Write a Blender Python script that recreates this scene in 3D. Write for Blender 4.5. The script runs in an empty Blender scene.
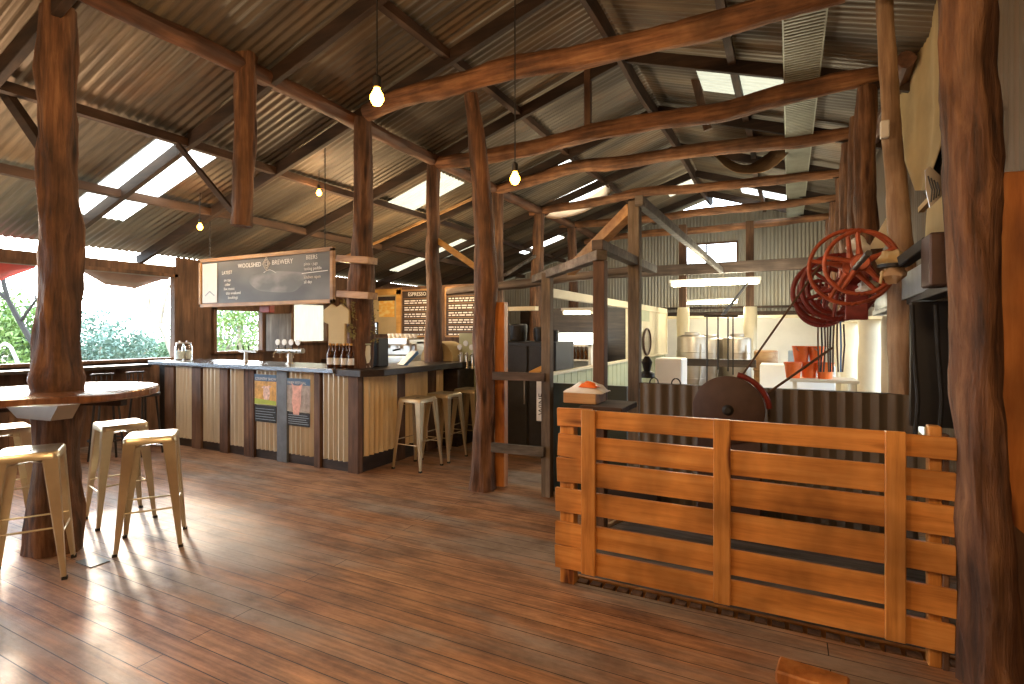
import bpy, math, random
from mathutils import Vector, Matrix, noise
R=math.radians; PI=math.pi
C=bpy.context.scene.collection
TH=R(27.2); SN,CS=math.sin(TH),math.cos(TH); F=540.0; VH=331.0; CH=1.48
# ---------------------------------------------------------------- camera
cd=bpy.data.cameras.new('camera'); cam=bpy.data.objects.new('camera',cd); C.objects.link(cam)
cam.location=(0,0,CH); cam.rotation_euler=(R(90),0,TH)
cd.sensor_width=36; cd.lens=F/1024*36; cd.shift_y=-(342-VH)/1024; cd.clip_start=.05; cd.clip_end=300
bpy.context.scene.camera=cam
def P(u,v,X=None,Y=None,z=None,Z=None):
    "world point seen at image place (u,v) lying at the given X, Y, height z or distance Z"
    a=(u-512)/F; b=(VH-v)/F
    d=Vector((-SN+a*CS, CS+a*SN, b))
    if X is not None: t=X/d.x
    elif Y is not None: t=Y/d.y
    elif z is not None: t=(z-CH)/d.z
    else: t=Z
    return Vector((d.x*t,d.y*t,CH+d.z*t))
def XA(u,Y): return P(u,VH,Y=Y).x
def YA(u,X): return P(u,VH,X=X).y
# ---------------------------------------------------------------- materials
def newmat(name):
    m=bpy.data.materials.new(name); m.use_nodes=True
    return m,m.node_tree.nodes,m.node_tree.links,m.node_tree.nodes['Principled BSDF']
def coords(n,l,scale,rot=(0,0,0)):
    tc=n.new('ShaderNodeTexCoord'); mp=n.new('ShaderNodeMapping')
    mp.inputs['Scale'].default_value=scale; mp.inputs['Rotation'].default_value=rot
    l.new(tc.outputs['Object'],mp.inputs['Vector']); return mp.outputs['Vector']
def noise_n(n,l,vec,scale=1,detail=4,rough=.6):
    t=n.new('ShaderNodeTexNoise'); t.inputs['Scale'].default_value=scale; t.inputs['Detail'].default_value=detail
    t.inputs['Roughness'].default_value=rough; l.new(vec,t.inputs['Vector']); return t.outputs['Fac']
def ramp(n,l,fac,stops):
    r=n.new('ShaderNodeValToRGB'); e=r.color_ramp.elements
    e[0].position,e[0].color=stops[0][0],(*stops[0][1],1); e[1].position,e[1].color=stops[-1][0],(*stops[-1][1],1)
    for p,c in stops[1:-1]:
        k=e.new(p); k.color=(*c,1)
    l.new(fac,r.inputs['Fac']); return r.outputs['Color']
def bump(n,l,h,bs,strength=.3,dist=.01):
    b=n.new('ShaderNodeBump'); b.inputs['Strength'].default_value=strength; b.inputs['Distance'].default_value=dist
    l.new(h,b.inputs['Height']); l.new(b.outputs['Normal'],bs.inputs['Normal'])
def mixc(n,l,f,a,b,mode='MIX'):
    m=n.new('ShaderNodeMix'); m.data_type='RGBA'; m.blend_type=mode
    if hasattr(f,'links'): l.new(f,m.inputs[0])
    else: m.inputs[0].default_value=f
    for s,i in ((a,6),(b,7)):
        if hasattr(s,'links'): l.new(s,m.inputs[i])
        else: m.inputs[i].default_value=(*s,1)
    return m.outputs[2]
def wood(name,dark,mid,light,axis='z',rough=.6,blot=1.0,fine=9,strength=.4,dist=.01,knots=False):
    m,n,l,b=newmat(name); k=.9
    sc={'x':(k,fine,fine),'y':(fine,k,fine),'z':(fine,fine,k)}[axis]
    g=noise_n(n,l,coords(n,l,sc),1.6,7,.65)
    big=noise_n(n,l,coords(n,l,(2.2,2.2,1.6)),blot,3,.5)
    c=ramp(n,l,g,[(.3,dark),(.5,mid),(.72,light)])
    c2=ramp(n,l,big,[(.3,(.45,.42,.4)),(.62,(1.1,1.05,1.0))])
    c=mixc(n,l,1.0,c,c2,'MULTIPLY')
    if knots:
        v=n.new('ShaderNodeTexVoronoi'); v.inputs['Scale'].default_value=1
        sk={'x':(1.3,7,7),'y':(7,1.3,7),'z':(7,7,1.3)}[axis]
        l.new(coords(n,l,sk),v.inputs['Vector'])
        kr=ramp(n,l,v.outputs['Distance'],[(.07,(.22,.13,.08)),(.17,(1,1,1))])
        c=mixc(n,l,1.0,c,kr,'MULTIPLY')
    l.new(c,b.inputs['Base Color']); b.inputs['Roughness'].default_value=rough
    bump(n,l,g,b,strength,dist); return m
def plain(name,col,rough=.5,metal=0,var=.15,scale=12,bumpy=0):
    m,n,l,b=newmat(name)
    f=noise_n(n,l,coords(n,l,(1,1,1)),scale,4,.6)
    c=ramp(n,l,f,[(.3,tuple(x*(1-var) for x in col)),(.7,tuple(min(1,x*(1+var)) for x in col))])
    l.new(c,b.inputs['Base Color']); b.inputs['Roughness'].default_value=rough; b.inputs['Metallic'].default_value=metal
    if bumpy: bump(n,l,f,b,bumpy,.004)
    return m
def tin(name,base,rust,axis,amt=.5,rough=.45,metal=.6,wave=0):
    m,n,l,b=newmat(name)
    sc={'x':(.5,6,6),'y':(6,.5,6),'z':(6,6,.6)}[axis]
    f=noise_n(n,l,coords(n,l,sc),1.3,5,.62); f2=noise_n(n,l,coords(n,l,(1,1,1)),1.1,3,.5)
    add=n.new('ShaderNodeMath'); add.operation='MULTIPLY_ADD'; l.new(f,add.inputs[0]); add.inputs[1].default_value=.6
    s2=n.new('ShaderNodeMath'); s2.operation='MULTIPLY'; l.new(f2,s2.inputs[0]); s2.inputs[1].default_value=.4; l.new(s2.outputs[0],add.inputs[2])
    c=ramp(n,l,add.outputs[0],[(.34,tuple(x*.75 for x in base)),(.5,base),(.5+.35*(1-amt)*.5+.04,tuple((x+y)/2 for x,y in zip(base,rust))),(.72,rust)])
    l.new(c,b.inputs['Base Color']); b.inputs['Roughness'].default_value=rough; b.inputs['Metallic'].default_value=metal
    return m
def emit(name,col,st):
    m,n,l,b=newmat(name); b.inputs['Base Color'].default_value=(*col,1)
    b.inputs['Emission Color'].default_value=(*col,1); b.inputs['Emission Strength'].default_value=st; return m
def clear(name,col,rough=.05,alpha=.25):
    m,n,l,b=newmat(name); b.inputs['Base Color'].default_value=(*col,1); b.inputs['Roughness'].default_value=rough
    b.inputs['Transmission Weight'].default_value=1-alpha; b.inputs['IOR'].default_value=1.3; return m
M={}
def roofmat():
    m,n,l,b=newmat('old corrugated iron roof')
    f=noise_n(n,l,coords(n,l,(.5,7,1)),1.4,6,.65); s=noise_n(n,l,coords(n,l,(.16,1.25,.1)),1.5,1,.4); p=noise_n(n,l,coords(n,l,(1,1,1)),1.3,4,.6)
    c=ramp(n,l,f,[(.3,(.075,.062,.047)),(.52,(.14,.119,.092)),(.72,(.21,.178,.135))])
    c=mixc(n,l,1.0,c,ramp(n,l,s,[(.36,(.55,.52,.48)),(.5,(.95,.95,.95)),(.62,(1.35,1.25,1.1))]),'MULTIPLY')
    c=mixc(n,l,ramp(n,l,p,[(.52,(0,0,0)),(.72,(.55,.55,.55))]),c,(.20,.105,.05))
    l.new(c,b.inputs['Base Color']); b.inputs['Roughness'].default_value=.5; b.inputs['Metallic'].default_value=.3; return m
M['log_v']=wood('red gum log upright',(.03,.016,.009),(.15,.071,.035),(.31,.17,.085),'z',.72,1.8,13,1,.03,True)
M['log_p']=wood('pale barked log',(.16,.09,.05),(.34,.22,.13),(.50,.37,.24),'z',.7,1.5,10,.7,.02,True)
M['log_x']=wood('red gum log crosswise',(.08,.036,.018),(.25,.115,.05),(.42,.23,.11),'x',.72,1.8,13,1,.03)
M['log_y']=wood('red gum log lengthwise',(.05,.022,.012),(.12,.055,.03),(.22,.11,.06),'y',.6,1.2,10,.6,.015)
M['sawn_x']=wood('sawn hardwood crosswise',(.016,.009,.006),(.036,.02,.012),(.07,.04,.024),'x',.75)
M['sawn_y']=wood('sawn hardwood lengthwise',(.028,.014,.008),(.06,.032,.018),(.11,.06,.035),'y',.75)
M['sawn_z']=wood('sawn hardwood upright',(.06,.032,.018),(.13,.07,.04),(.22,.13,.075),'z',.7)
M['grey_z']=wood('weathered timber upright',(.06,.05,.04),(.16,.13,.10),(.30,.26,.21),'z',.8)
M['grey_x']=wood('weathered timber crosswise',(.06,.055,.05),(.15,.14,.13),(.26,.25,.24),'x',.75)
M['dark_x']=wood('dark bar timber crosswise',(.012,.009,.007),(.035,.024,.018),(.07,.05,.036),'x',.4)
M['dark_y']=wood('dark bar timber lengthwise',(.012,.009,.007),(.035,.024,.018),(.07,.05,.036),'y',.4)
M['pine_x']=wood('orange pine board',(.38,.145,.03),(.60,.26,.06),(.72,.37,.11),'x',.42,1.6,14,.25,.004,True)
M['pine_z']=wood('orange pine upright',(.40,.155,.03),(.63,.29,.07),(.74,.38,.12),'z',.42,1.6,14,.25,.004,True)
M['slab_z']=wood('live edge slab',(.26,.08,.016),(.48,.18,.04),(.62,.28,.08),'z',.45,1.4,8,.4,.01,True)
M['frame']=wood('honey timber frame',(.30,.15,.06),(.45,.26,.11),(.58,.38,.18),'x',.5)
M['yellow']=wood('yellow pine frame',(.55,.28,.05),(.75,.42,.09),(.85,.52,.14),'x',.5)
M['rail']=wood('grey brown rail',(.05,.035,.03),(.11,.08,.065),(.2,.15,.12),'x',.6)
M['roof']=roofmat()
M['tin_z']=tin('galvanised cladding upright',(.66,.61,.50),(.45,.34,.20),'z',.15,.38,.5)
M['tin_warm']=tin('galvanised cladding warm',(.78,.62,.36),(.50,.33,.15),'z',.35,.45,.45)
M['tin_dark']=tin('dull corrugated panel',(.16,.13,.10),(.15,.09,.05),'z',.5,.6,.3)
M['tin_gable']=tin('gable iron',(.34,.33,.29),(.30,.24,.16),'z',.4,.5,.4)
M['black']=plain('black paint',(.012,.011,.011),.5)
M['greyblue']=plain('grey blue painted timber',(.13,.145,.16),.5,0,.25,8)
M['charcoal']=plain('charcoal steel',(.03,.028,.026),.5,.3)
M['tray']=plain('galvanised tray',(.33,.34,.28),.5,.4,.15,4)
M['tanksteel']=plain('dull brewing steel',(.42,.37,.30),.42,.85,.12,5)
M['steel']=plain('stainless steel',(.50,.46,.40),.28,.9,.08,5)
M['brass']=plain('brass',(.62,.42,.16),.3,.9)
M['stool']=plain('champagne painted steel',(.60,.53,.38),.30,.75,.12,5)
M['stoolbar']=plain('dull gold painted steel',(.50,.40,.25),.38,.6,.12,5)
M['zinc']=plain('zinc bar top',(.34,.37,.40),.22,.85,.35,60,.25)
M['cream']=plain('cream paint',(.70,.62,.44),.6,0,.08,3)
M['white']=plain('white paint',(.78,.76,.70),.55,0,.05,3)
M['sage']=plain('sage green board',(.42,.45,.30),.6,0,.08,4)
M['darkgreen']=plain('dark green panel',(.018,.03,.024),.5)
M['red']=plain('red paint worn',(.40,.085,.035),.45,.2,.35,14)
M['red2']=plain('dark red paint',(.20,.022,.016),.5,.1,.3,14)
M['canvas']=plain('tan canvas',(.50,.38,.20),.85,0,.16,2,.3)
M['hessian']=plain('hessian cloth',(.34,.22,.12),.9,0,.2,6,.4)
M['awning']=plain('brown awning cloth',(.16,.085,.06),.9,0,.25,3)
M['redcloth']=plain('red awning cloth',(.42,.05,.04),.9,0,.2,3)
M['rust']=plain('rust brown plate',(.075,.042,.032),.6,.2,.2,9)
M['rubber']=plain('black rubber',(.01,.01,.01),.7)
M['rope']=plain('leather belt',(.10,.055,.03),.7)
M['orange']=plain('orange plastic',(.85,.18,.03),.4,0,.1)
M['bluegrey']=plain('grey blue plastic',(.30,.36,.40),.4)
M['blue']=plain('blue plastic',(.05,.14,.32),.4)
M['paper']=plain('white paper',(.75,.75,.72),.7,0,.04)
M['chalk']=plain('white chalk',(.92,.90,.86),.9,0,.05)
M['chalk_y']=plain('yellow chalk',(.75,.48,.10),.9,0,.05)
M['bark']=plain('pale bark',(.35,.30,.23),.85,0,.3,6,.5)
M['darkbark']=plain('dark bark',(.035,.03,.025),.85,0,.3,6,.5)
M['leaf_a']=plain('grey green leaves',(.14,.23,.12),.6,0,.35,3)
M['leaf_b']=plain('bright green leaves',(.19,.29,.08),.6,0,.35,3)
M['leaf_c']=plain('blue green leaves',(.16,.25,.20),.6,0,.35,3)
M['bulb']=emit('bulb glow',(1,.36,.035),22)
M['tube']=emit('fluorescent glow',(1,.90,.62),22)
M['fridgeglow']=emit('fridge header glow',(.95,1,.92),2.2)
M['screen']=emit('screen glow',(.75,.85,.9),.8)
M['bottle_brown']=clear('brown bottle glass',(.10,.035,.01),.08,.5)
M['bottle_green']=clear('green bottle glass',(.03,.07,.02),.08,.5)
M['glass']=clear('clear glass',(.93,.97,.95),.02,.0)
M['skin_shirt']=plain('tan cotton shirt',(.50,.40,.22),.9,0,.08,4)
# translucent skylight sheet and window blind
def transl(name,col,w=.7):
    m,n,l,b=newmat(name); t=n.new('ShaderNodeBsdfTranslucent'); mx=n.new('ShaderNodeMixShader'); o=n['Material Output']
    f=noise_n(n,l,coords(n,l,(2,8,2)),2,4); c=ramp(n,l,f,[(.3,tuple(x*.8 for x in col)),(.7,col)])
    l.new(c,b.inputs['Base Color']); l.new(c,t.inputs['Color']); b.inputs['Roughness'].default_value=.5
    mx.inputs[0].default_value=w; l.new(b.outputs[0],mx.inputs[1]); l.new(t.outputs[0],mx.inputs[2]); l.new(mx.outputs[0],o.inputs['Surface']); return m
M['skylight']=transl('translucent roof sheet',(.92,.88,.76),.8)
M['skylight_dim']=transl('dirty translucent roof sheet',(.24,.21,.14),.6)
M['blind']=transl('thin white blind',(.22,.20,.15),.8)
# chalkboard with a smear
def board_mat(name,base,smear,sc=1.1):
    m,n,l,b=newmat(name); f=noise_n(n,l,coords(n,l,(1,1,2)),sc,3,.4)
    c=ramp(n,l,f,[(.42,base),(.62,smear)]); l.new(c,b.inputs['Base Color']); b.inputs['Roughness'].default_value=.55; return m
M['board']=board_mat('grey chalkboard',(.085,.083,.078),(.19,.185,.17),1.1)
M['menu']=board_mat('brown chalkboard',(.035,.022,.014),(.07,.04,.024),3)
M['picture']=board_mat('yellow picture',(.80,.42,.06),(.85,.62,.20),9)
def floor_mat():
    m,n,l,b=newmat('worn plank floor')
    v=coords(n,l,(1,1,1))
    br=n.new('ShaderNodeTexBrick'); br.inputs['Scale'].default_value=1; br.inputs['Brick Width'].default_value=4.3
    br.inputs['Row Height'].default_value=.115; br.inputs['Mortar Size'].default_value=.0028; br.inputs['Mortar Smooth'].default_value=.3
    br.offset=.37; br.inputs['Color1'].default_value=(0,0,0,1); br.inputs['Color2'].default_value=(1,1,1,1); br.inputs['Mortar'].default_value=(.5,.5,.5,1)
    l.new(v,br.inputs['Vector'])
    c=ramp(n,l,br.outputs['Color'],[(0,(.33,.175,.088)),(.35,(.38,.20,.098)),(.7,(.35,.195,.112)),(1,(.42,.23,.112))])
    g=noise_n(n,l,coords(n,l,(1.2,26,1)),1.5,6,.65)
    gr=ramp(n,l,g,[(.3,(.45,.43,.41)),(.7,(1.3,1.28,1.25))]); c=mixc(n,l,1.0,c,gr,'MULTIPLY')
    w=noise_n(n,l,coords(n,l,(.35,1.6,1)),1.3,4,.6)
    wf=ramp(n,l,w,[(.47,(0,0,0)),(.60,(.8,.8,.8))])
    c=mixc(n,l,wf,c,(.26,.235,.21))
    w2=noise_n(n,l,coords(n,l,(1.1,2.4,1)),2.2,6,.7)
    w2r=ramp(n,l,w2,[(.32,(.50,.46,.44)),(.6,(1.1,1.06,1.0))]); c=mixc(n,l,1.0,c,w2r,'MULTIPLY')
    c=mixc(n,l,br.outputs['Fac'],c,(.012,.007,.005))
    l.new(c,b.inputs['Base Color'])
    rr=ramp(n,l,w2,[(.3,(.60,.60,.60)),(.7,(.40,.40,.40))]); l.new(rr,b.inputs['Roughness'])
    h=n.new('ShaderNodeMath'); h.operation='MULTIPLY_ADD'; l.new(br.outputs['Fac'],h.inputs[0]); h.inputs[1].default_value=-1.0; l.new(g,h.inputs[2])
    bump(n,l,h.outputs[0],b,.35,.006); return m
M['floor']=floor_mat()
def ground_mat():
    m,n,l,b=newmat('dry grass ground'); f=noise_n(n,l,coords(n,l,(1,1,1)),.9,6)
    l.new(ramp(n,l,f,[(.3,(.13,.12,.06)),(.7,(.26,.21,.13))]),b.inputs['Base Color']); b.inputs['Roughness'].default_value=.95; return m
M['ground']=ground_mat()
# ---------------------------------------------------------------- mesh builder
WP={}
class MB:
    def __init__(s): s.v=[]; s.f=[]; s.m=[]; s.mi=0
    def add(s,vs,fs):
        k=len(s.v); s.v+= [Vector(a) for a in vs]; s.f+=[tuple(i+k for i in q) for q in fs]; s.m+=[s.mi]*len(fs); return s
    def box(s,x0,y0,z0,x1,y1,z1):
        if x0>x1:x0,x1=x1,x0
        if y0>y1:y0,y1=y1,y0
        if z0>z1:z0,z1=z1,z0
        return s.add([(x0,y0,z0),(x1,y0,z0),(x1,y1,z0),(x0,y1,z0),(x0,y0,z1),(x1,y0,z1),(x1,y1,z1),(x0,y1,z1)],
          [(0,3,2,1),(4,5,6,7),(0,1,5,4),(1,2,6,5),(2,3,7,6),(3,0,4,7)])
    def beam(s,p,q,w,h,w2=None,h2=None,up=(0,0,1)):
        p=Vector(p);q=Vector(q);d=(q-p).normalized();u=Vector(up)
        if abs(d.dot(u))>.98:u=Vector((0,1,0))
        a=d.cross(u).normalized(); b=a.cross(d).normalized(); w2=w2 or w; h2=h2 or h
        vs=[p+a*sx*w/2+b*sy*h/2 for sx,sy in((-1,-1),(1,-1),(1,1),(-1,1))]+[q+a*sx*w2/2+b*sy*h2/2 for sx,sy in((-1,-1),(1,-1),(1,1),(-1,1))]
        return s.add(vs,[(0,3,2,1),(4,5,6,7),(0,1,5,4),(1,2,6,5),(2,3,7,6),(3,0,4,7)])
    def tube(s,pts,rad,n=8,closed=False,seed=None,amp=.0,fl=(1,1)):
        pts=[Vector(p) for p in pts]; N=len(pts)
        if not hasattr(rad,'__len__'): rad=[rad]*N
        d0=(pts[1]-pts[0]).normalized(); ref=Vector((0,0,1)) if abs(d0.z)<.8 else Vector((1,0,0))
        vs=[]
        for i,p in enumerate(pts):
            if closed: d=pts[(i+1)%N]-pts[i-1]
            else: d=pts[min(i+1,N-1)]-pts[max(i-1,0)]
            d.normalize(); a=d.cross(ref)
            if a.length<1e-4: a=d.cross(Vector((0,1,0)))
            a.normalize(); b=a.cross(d).normalized()
            for k in range(n):
                t=2*PI*k/n; r=rad[i]
                if seed is not None:
                    q=Vector((math.cos(t)*1.3+seed*7.1,math.sin(t)*1.3+seed*3.3,(pts[i]-pts[0]).length*2.6))
                    r*=1+amp*noise.noise(q)+amp*.5*noise.noise(q*2.7)
                vs.append(p+a*math.cos(t)*r*fl[0]+b*math.sin(t)*r*fl[1])
        fs=[]
        for i in range(N if closed else N-1):
            j=(i+1)%N
            for k in range(n):
                fs.append((i*n+k,i*n+(k+1)%n,j*n+(k+1)%n,j*n+k))
        if not closed: fs+= [tuple(range(n-1,-1,-1)),tuple((N-1)*n+k for k in range(n))]
        return s.add(vs,fs)
    def lathe(s,prof,c=(0,0,0),n=16,axis='z',cap=True):
        c=Vector(c);vs=[];N=len(prof)
        for r,h in prof:
            for k in range(n):
                t=2*PI*k/n;x,y=r*math.cos(t),r*math.sin(t)
                vs.append(c+(Vector((x,y,h)) if axis=='z' else Vector((x,-h,y)) if axis=='y' else Vector((h,x,y))))
        fs=[(i*n+k,i*n+(k+1)%n,(i+1)*n+(k+1)%n,(i+1)*n+k) for i in range(N-1) for k in range(n)]
        if cap: fs+=[tuple(range(n-1,-1,-1)),tuple((N-1)*n+k for k in range(n))]
        return s.add(vs,fs)
    def prism(s,poly,ext):
        ext=Vector(ext);n=len(poly);vs=[Vector(p) for p in poly];vs+=[p+ext for p in vs]
        return s.add(vs,[tuple(range(n-1,-1,-1)),tuple(range(n,2*n))]+[(k,(k+1)%n,n+(k+1)%n,n+k) for k in range(n)])
    def corr(s,o,A,B,pitch=.076,amp=.009,th=.0,seg=6):
        o,A,B=Vector(o),Vector(A),Vector(B);N=A.cross(B).normalized();L=B.length;n=max(2,int(L/pitch*seg))
        vs=[]
        for i in range(n+1):
            b=L*i/n; w=N*amp*math.sin(2*PI*b/pitch); p=o+B*(i/n)+w; vs+=[p,p+A]
        fs=[(2*i,2*i+2,2*i+3,2*i+1) for i in range(n)]
        if th:
            k=len(vs); vs+=[v+N*th for v in vs]; fs+=[(k+2*i,k+2*i+1,k+2*i+3,k+2*i+2) for i in range(n)]
            fs+=[(2*i,k+2*i,k+2*i+2,2*i+2) for i in range(n)]+[(2*i+1,2*i+3,k+2*i+3,k+2*i+1) for i in range(n)]
            fs+=[(0,1,k+1,k),(2*n,k+2*n,k+2*n+1,2*n+1)]
        return s.add(vs,fs)
    def text(s,txt,M4,size,ext=.002,align='LEFT'):
        cu=bpy.data.curves.new('lettering','FONT'); cu.body=txt; cu.size=size; cu.extrude=ext; cu.align_x=align; cu.resolution_u=2
        o=bpy.data.objects.new('lettering',cu); C.objects.link(o)
        dg=bpy.context.evaluated_depsgraph_get(); me=bpy.data.meshes.new_from_object(o.evaluated_get(dg))
        s.add([M4@v.co for v in me.vertices],[tuple(p.vertices) for p in me.polygons])
        bpy.data.objects.remove(o); bpy.data.curves.remove(cu); bpy.data.meshes.remove(me); return s
    def build(s,name,mat,parent=None,smooth=False,bev=0,label=None):
        org=Vector((0,0,0))
        if parent is not None: org=WP[parent.name]
        elif s.v:
            xs=[v.x for v in s.v];ys=[v.y for v in s.v];zs=[v.z for v in s.v]
            org=Vector(((min(xs)+max(xs))/2,(min(ys)+max(ys))/2,min(zs)))
        me=bpy.data.meshes.new(name); me.from_pydata([v-org for v in s.v],[],s.f)
        mats=mat if isinstance(mat,(list,tuple)) else [mat]
        for k in mats: me.materials.append(M[k] if isinstance(k,str) else k)
        if len(mats)>1: me.polygons.foreach_set('material_index',s.m)
        if smooth:
            me.polygons.foreach_set('use_smooth',[True]*len(me.polygons))
            try: me.set_sharp_from_angle(angle=R(40))
            except Exception: pass
        me.update()
        o=bpy.data.objects.new(name,me); C.objects.link(o)
        if parent is not None: o.parent=parent; WP[o.name]=org
        else: o.location=org; WP[o.name]=org
        if bev:
            md=o.modifiers.new('edge','BEVEL'); md.width=bev; md.segments=1; md.limit_method='ANGLE'; md.angle_limit=R(50)
        if label: o['label']=label
        return o
def tag(o,label,cat,group=None):
    o['label']=label; o['category']=cat
    if group:o['group']=group
    return o
def thing(name,label,cat,loc=(0,0,0),group=None):
    o=bpy.data.objects.new(name,None); C.objects.link(o); o.location=loc; o.empty_display_size=.1
    WP[o.name]=Vector(loc); return tag(o,label,cat,group)
def struct(o): o['kind']='structure'; return o
def copy_tree(o,parent=None):
    c=o.copy(); C.objects.link(c)
    if parent is not None: c.parent=parent
    for ch in list(o.children): copy_tree(ch,c)
    return c
def place(proto,i,loc,rz,label,group=None,cat=None):
    o=proto if i==0 else copy_tree(proto)
    o.location=loc; o.rotation_euler.z=rz; o['label']=label
    if group:o['group']=group
    return o
def interp(pts,rad,step=.12):
    "dense smooth path through the points"
    pts=[Vector(p) for p in pts];out=[];rr=[];N=len(pts)
    for i in range(N-1):
        p0=pts[max(i-1,0)];p1=pts[i];p2=pts[i+1];p3=pts[min(i+2,N-1)];n=max(1,int((p2-p1).length/step))
        for k in range(n):
            t=k/n;out.append(.5*((2*p1)+(p2-p0)*t+(2*p0-5*p1+4*p2-p3)*t*t+(3*p1-p0-3*p2+p3)*t**3)); rr.append(rad[i]*(1-t)+rad[i+1]*t)
    out.append(pts[-1]);rr.append(rad[-1]);return out,rr
def logmb(pts,rad,seed,amp=.22,n=18,fl=(1,1),mb=None):
    p,r=interp(pts,rad,.09); mb=mb or MB(); return mb.tube(p,r,n,seed=seed,amp=amp,fl=fl)
WORLD=6.5; SUN=2.0; EXPO=0.78
# ---------------------------------------------------------------- roof, walls, floor
RX,RZ,SL=-1.6,4.62,.331
def rz(x): return RZ-SL*abs(x-RX) if x>-5.3 else RZ-SL*3.7-.29*(-5.3-x)
Y0,Y1=-3.0,13.3; XL,XR=-8.0,1.0
def roofpt(u,v):
    a=(u-512)/F;b=(VH-v)/F;d=Vector((-SN+a*CS,CS+a*SN,b)); 
    # left slope: z = RZ - SL*(RX-x) ; right slope: z = RZ - SL*(x-RX)
    t=(RZ-SL*RX-CH)/(d.z-SL*d.x)
    if d.x*t>RX: t=(RZ+SL*RX-CH)/(d.z+SL*d.x)
    return Vector((d.x*t,d.y*t,CH+d.z*t))
# skylight sheets: (x0,x1,y0,y1,material)
SK=[(-7.25,-5.45,3.1,3.3,'skylight'),(-7.25,-5.45,3.3,3.7,'skylight'),
 (-5.42,-4.35,6.3,6.9,'skylight_dim'),(-7.5,-5.7,8.9,9.6,'skylight_dim'),(-5.6,-4.6,11.0,11.6,'skylight'),(-3.6,-3.0,7.75,7.95,'skylight'),(-.93,-.05,6.28,6.88,'skylight_dim'),(-.88,.02,11.7,12.25,'skylight'),(-4.1,-3.0,9.15,9.95,'skylight'),(-2.3,-1.75,11.3,12.0,'skylight_dim')]
def roof():
    xs=sorted(set([-8.12,-5.3,RX,2.98]+[s[0] for s in SK]+[s[1] for s in SK]+[s_ for s_ in (-6,-3.5,0)]))  # right slope carried past the wall, unseen, to block sky light
    pitch=.08; n=int((Y1+.15-Y0)/pitch*6); ys=[Y0+(Y1+.15-Y0)*i/n for i in range(n+1)]
    main=MB(); sk=[MB() for _ in SK]
    for i in range(n):
        ym=(ys[i]+ys[i+1])/2
        for j in range(len(xs)-1):
            xm=(xs[j]+xs[j+1])/2; tgt=main
            for q,s in enumerate(SK):
                if s[0]<xm<s[1] and s[2]<ym<s[3]: tgt=sk[q]
            vs=[]
            for (x,y) in ((xs[j],ys[i]),(xs[j],ys[i+1]),(xs[j+1],ys[i+1]),(xs[j+1],ys[i])):
                vs.append((x,y,rz(x)+.007*math.sin(2*PI*(y-Y0)/pitch)))
            tgt.add(vs,[(0,1,2,3)])
    struct(main.build('ceiling','roof',smooth=True))
    for q,(m,s) in enumerate(zip(sk,SK)): struct(m.build('window_%d'%(q+5),s[4],smooth=True))
roof()
# floor with the slatted pen cut out of it, boards of constant thickness
fl=MB(); fl.box(XL-.1,Y0,-.05,XR+2,3.0,0); fl.box(XL-.1,3.0,-.05,-1.22,Y1,0); fl.box(-1.22,4.46,-.05,XR+2,Y1,0); fl.box(.80,3.0,-.05,XR+2,4.46,0)
struct(fl.build('floor','floor'))
g=MB()
for i in range(25):
    x=-1.2+i*.08; g.box(x,3.022,-.035,x+.058,3.075,-.002)
gr=thing('slatted_pen_floor','slatted batten floor of the pen just behind the orange slat fence','floor grating',(-.2,3.0,0))
g.build('slats','sawn_z',gr); MB().box(-1.21,3.075,-.05,.79,3.10,.006).build('edge_batten','pine_x',gr,bev=.002)
for i in range(9): MB().box(-1.21,3.105+i*.148,-.03,.79,3.245+i*.148,-.002).build('floorboard','grey_x',gr,bev=.002)
und=MB(); und.box(-1.3,2.9,-.62,.9,4.6,-.60); struct(und.build('trim_1','black'))
gnd=MB(); gnd.add([(-90,-60,-.9),(60,-60,-.9),(60,90,-.9),(-90,90,-.9)],[(0,1,2,3)]); struct(gnd.build('ground','ground'))
# ---- left wall: vertical boards below the sill, long opening, then boards with two windows
def boards(mb,x,y0,y1,z0,z1,w=.14,t=.02,seed=1):
    rnd=random.Random(seed);y=y0
    while y<y1-.01:
        e=min(y+w,y1); mb.box(x-t+rnd.uniform(0,.006),y+.004,z0,x+rnd.uniform(0,.006),e,z1); y=e
    mb.box(x-t-.01,y0,z0,x-t,y1,z1)
OY1=YA(176,XL); W3=(YA(212,XL),YA(263,XL)); W4=(YA(290,XL),YA(327,XL))
w=MB(); boards(w,XL,Y0,OY1,-.3,1.08); boards(w,XL,OY1,W3[0],-.3,2.56,seed=2); boards(w,XL,W3[0],W3[1],-.3,1.14,seed=3); boards(w,XL,W3[0],W3[1],1.86,2.56,seed=4)
boards(w,XL,W3[1],W4[0],-.3,2.56,seed=5); boards(w,XL,W4[0],W4[1],-.3,1.27,seed=6); boards(w,XL,W4[0],W4[1],2.03,2.56,seed=7); boards(w,XL,W4[1],Y1,-.3,2.56,seed=8)
w.box(XL-.05,Y0,2.30,XL+.02,OY1,2.42)
struct(w.build('wall_left','sawn_z'))
def wframe(n,y0,y1,z0,z1,t=.05):
    m=MB(); m.box(XL-.06,y0,z0,XL+.05,y0+t,z1).box(XL-.06,y1-t,z0,XL+.05,y1,z1).box(XL-.06,y0,z1-t,XL+.05,y1,z1).box(XL-.07,y0-.02,z0-.02,XL+.09,y1+.02,z0+.02)
    return struct(m.build('window_%d'%n,'sawn_z',bev=.003))
wframe(1,-2.2,OY1,1.08,2.31,.05); wframe(2,*W3,1.14,1.86); wframe(3,*W4,1.27,2.03)
for y in (1.15,): struct(MB().box(XL-.05,y-.06,1.1,XL+.04,y+.06,2.3).build('trim_2','sawn_z'))
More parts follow.
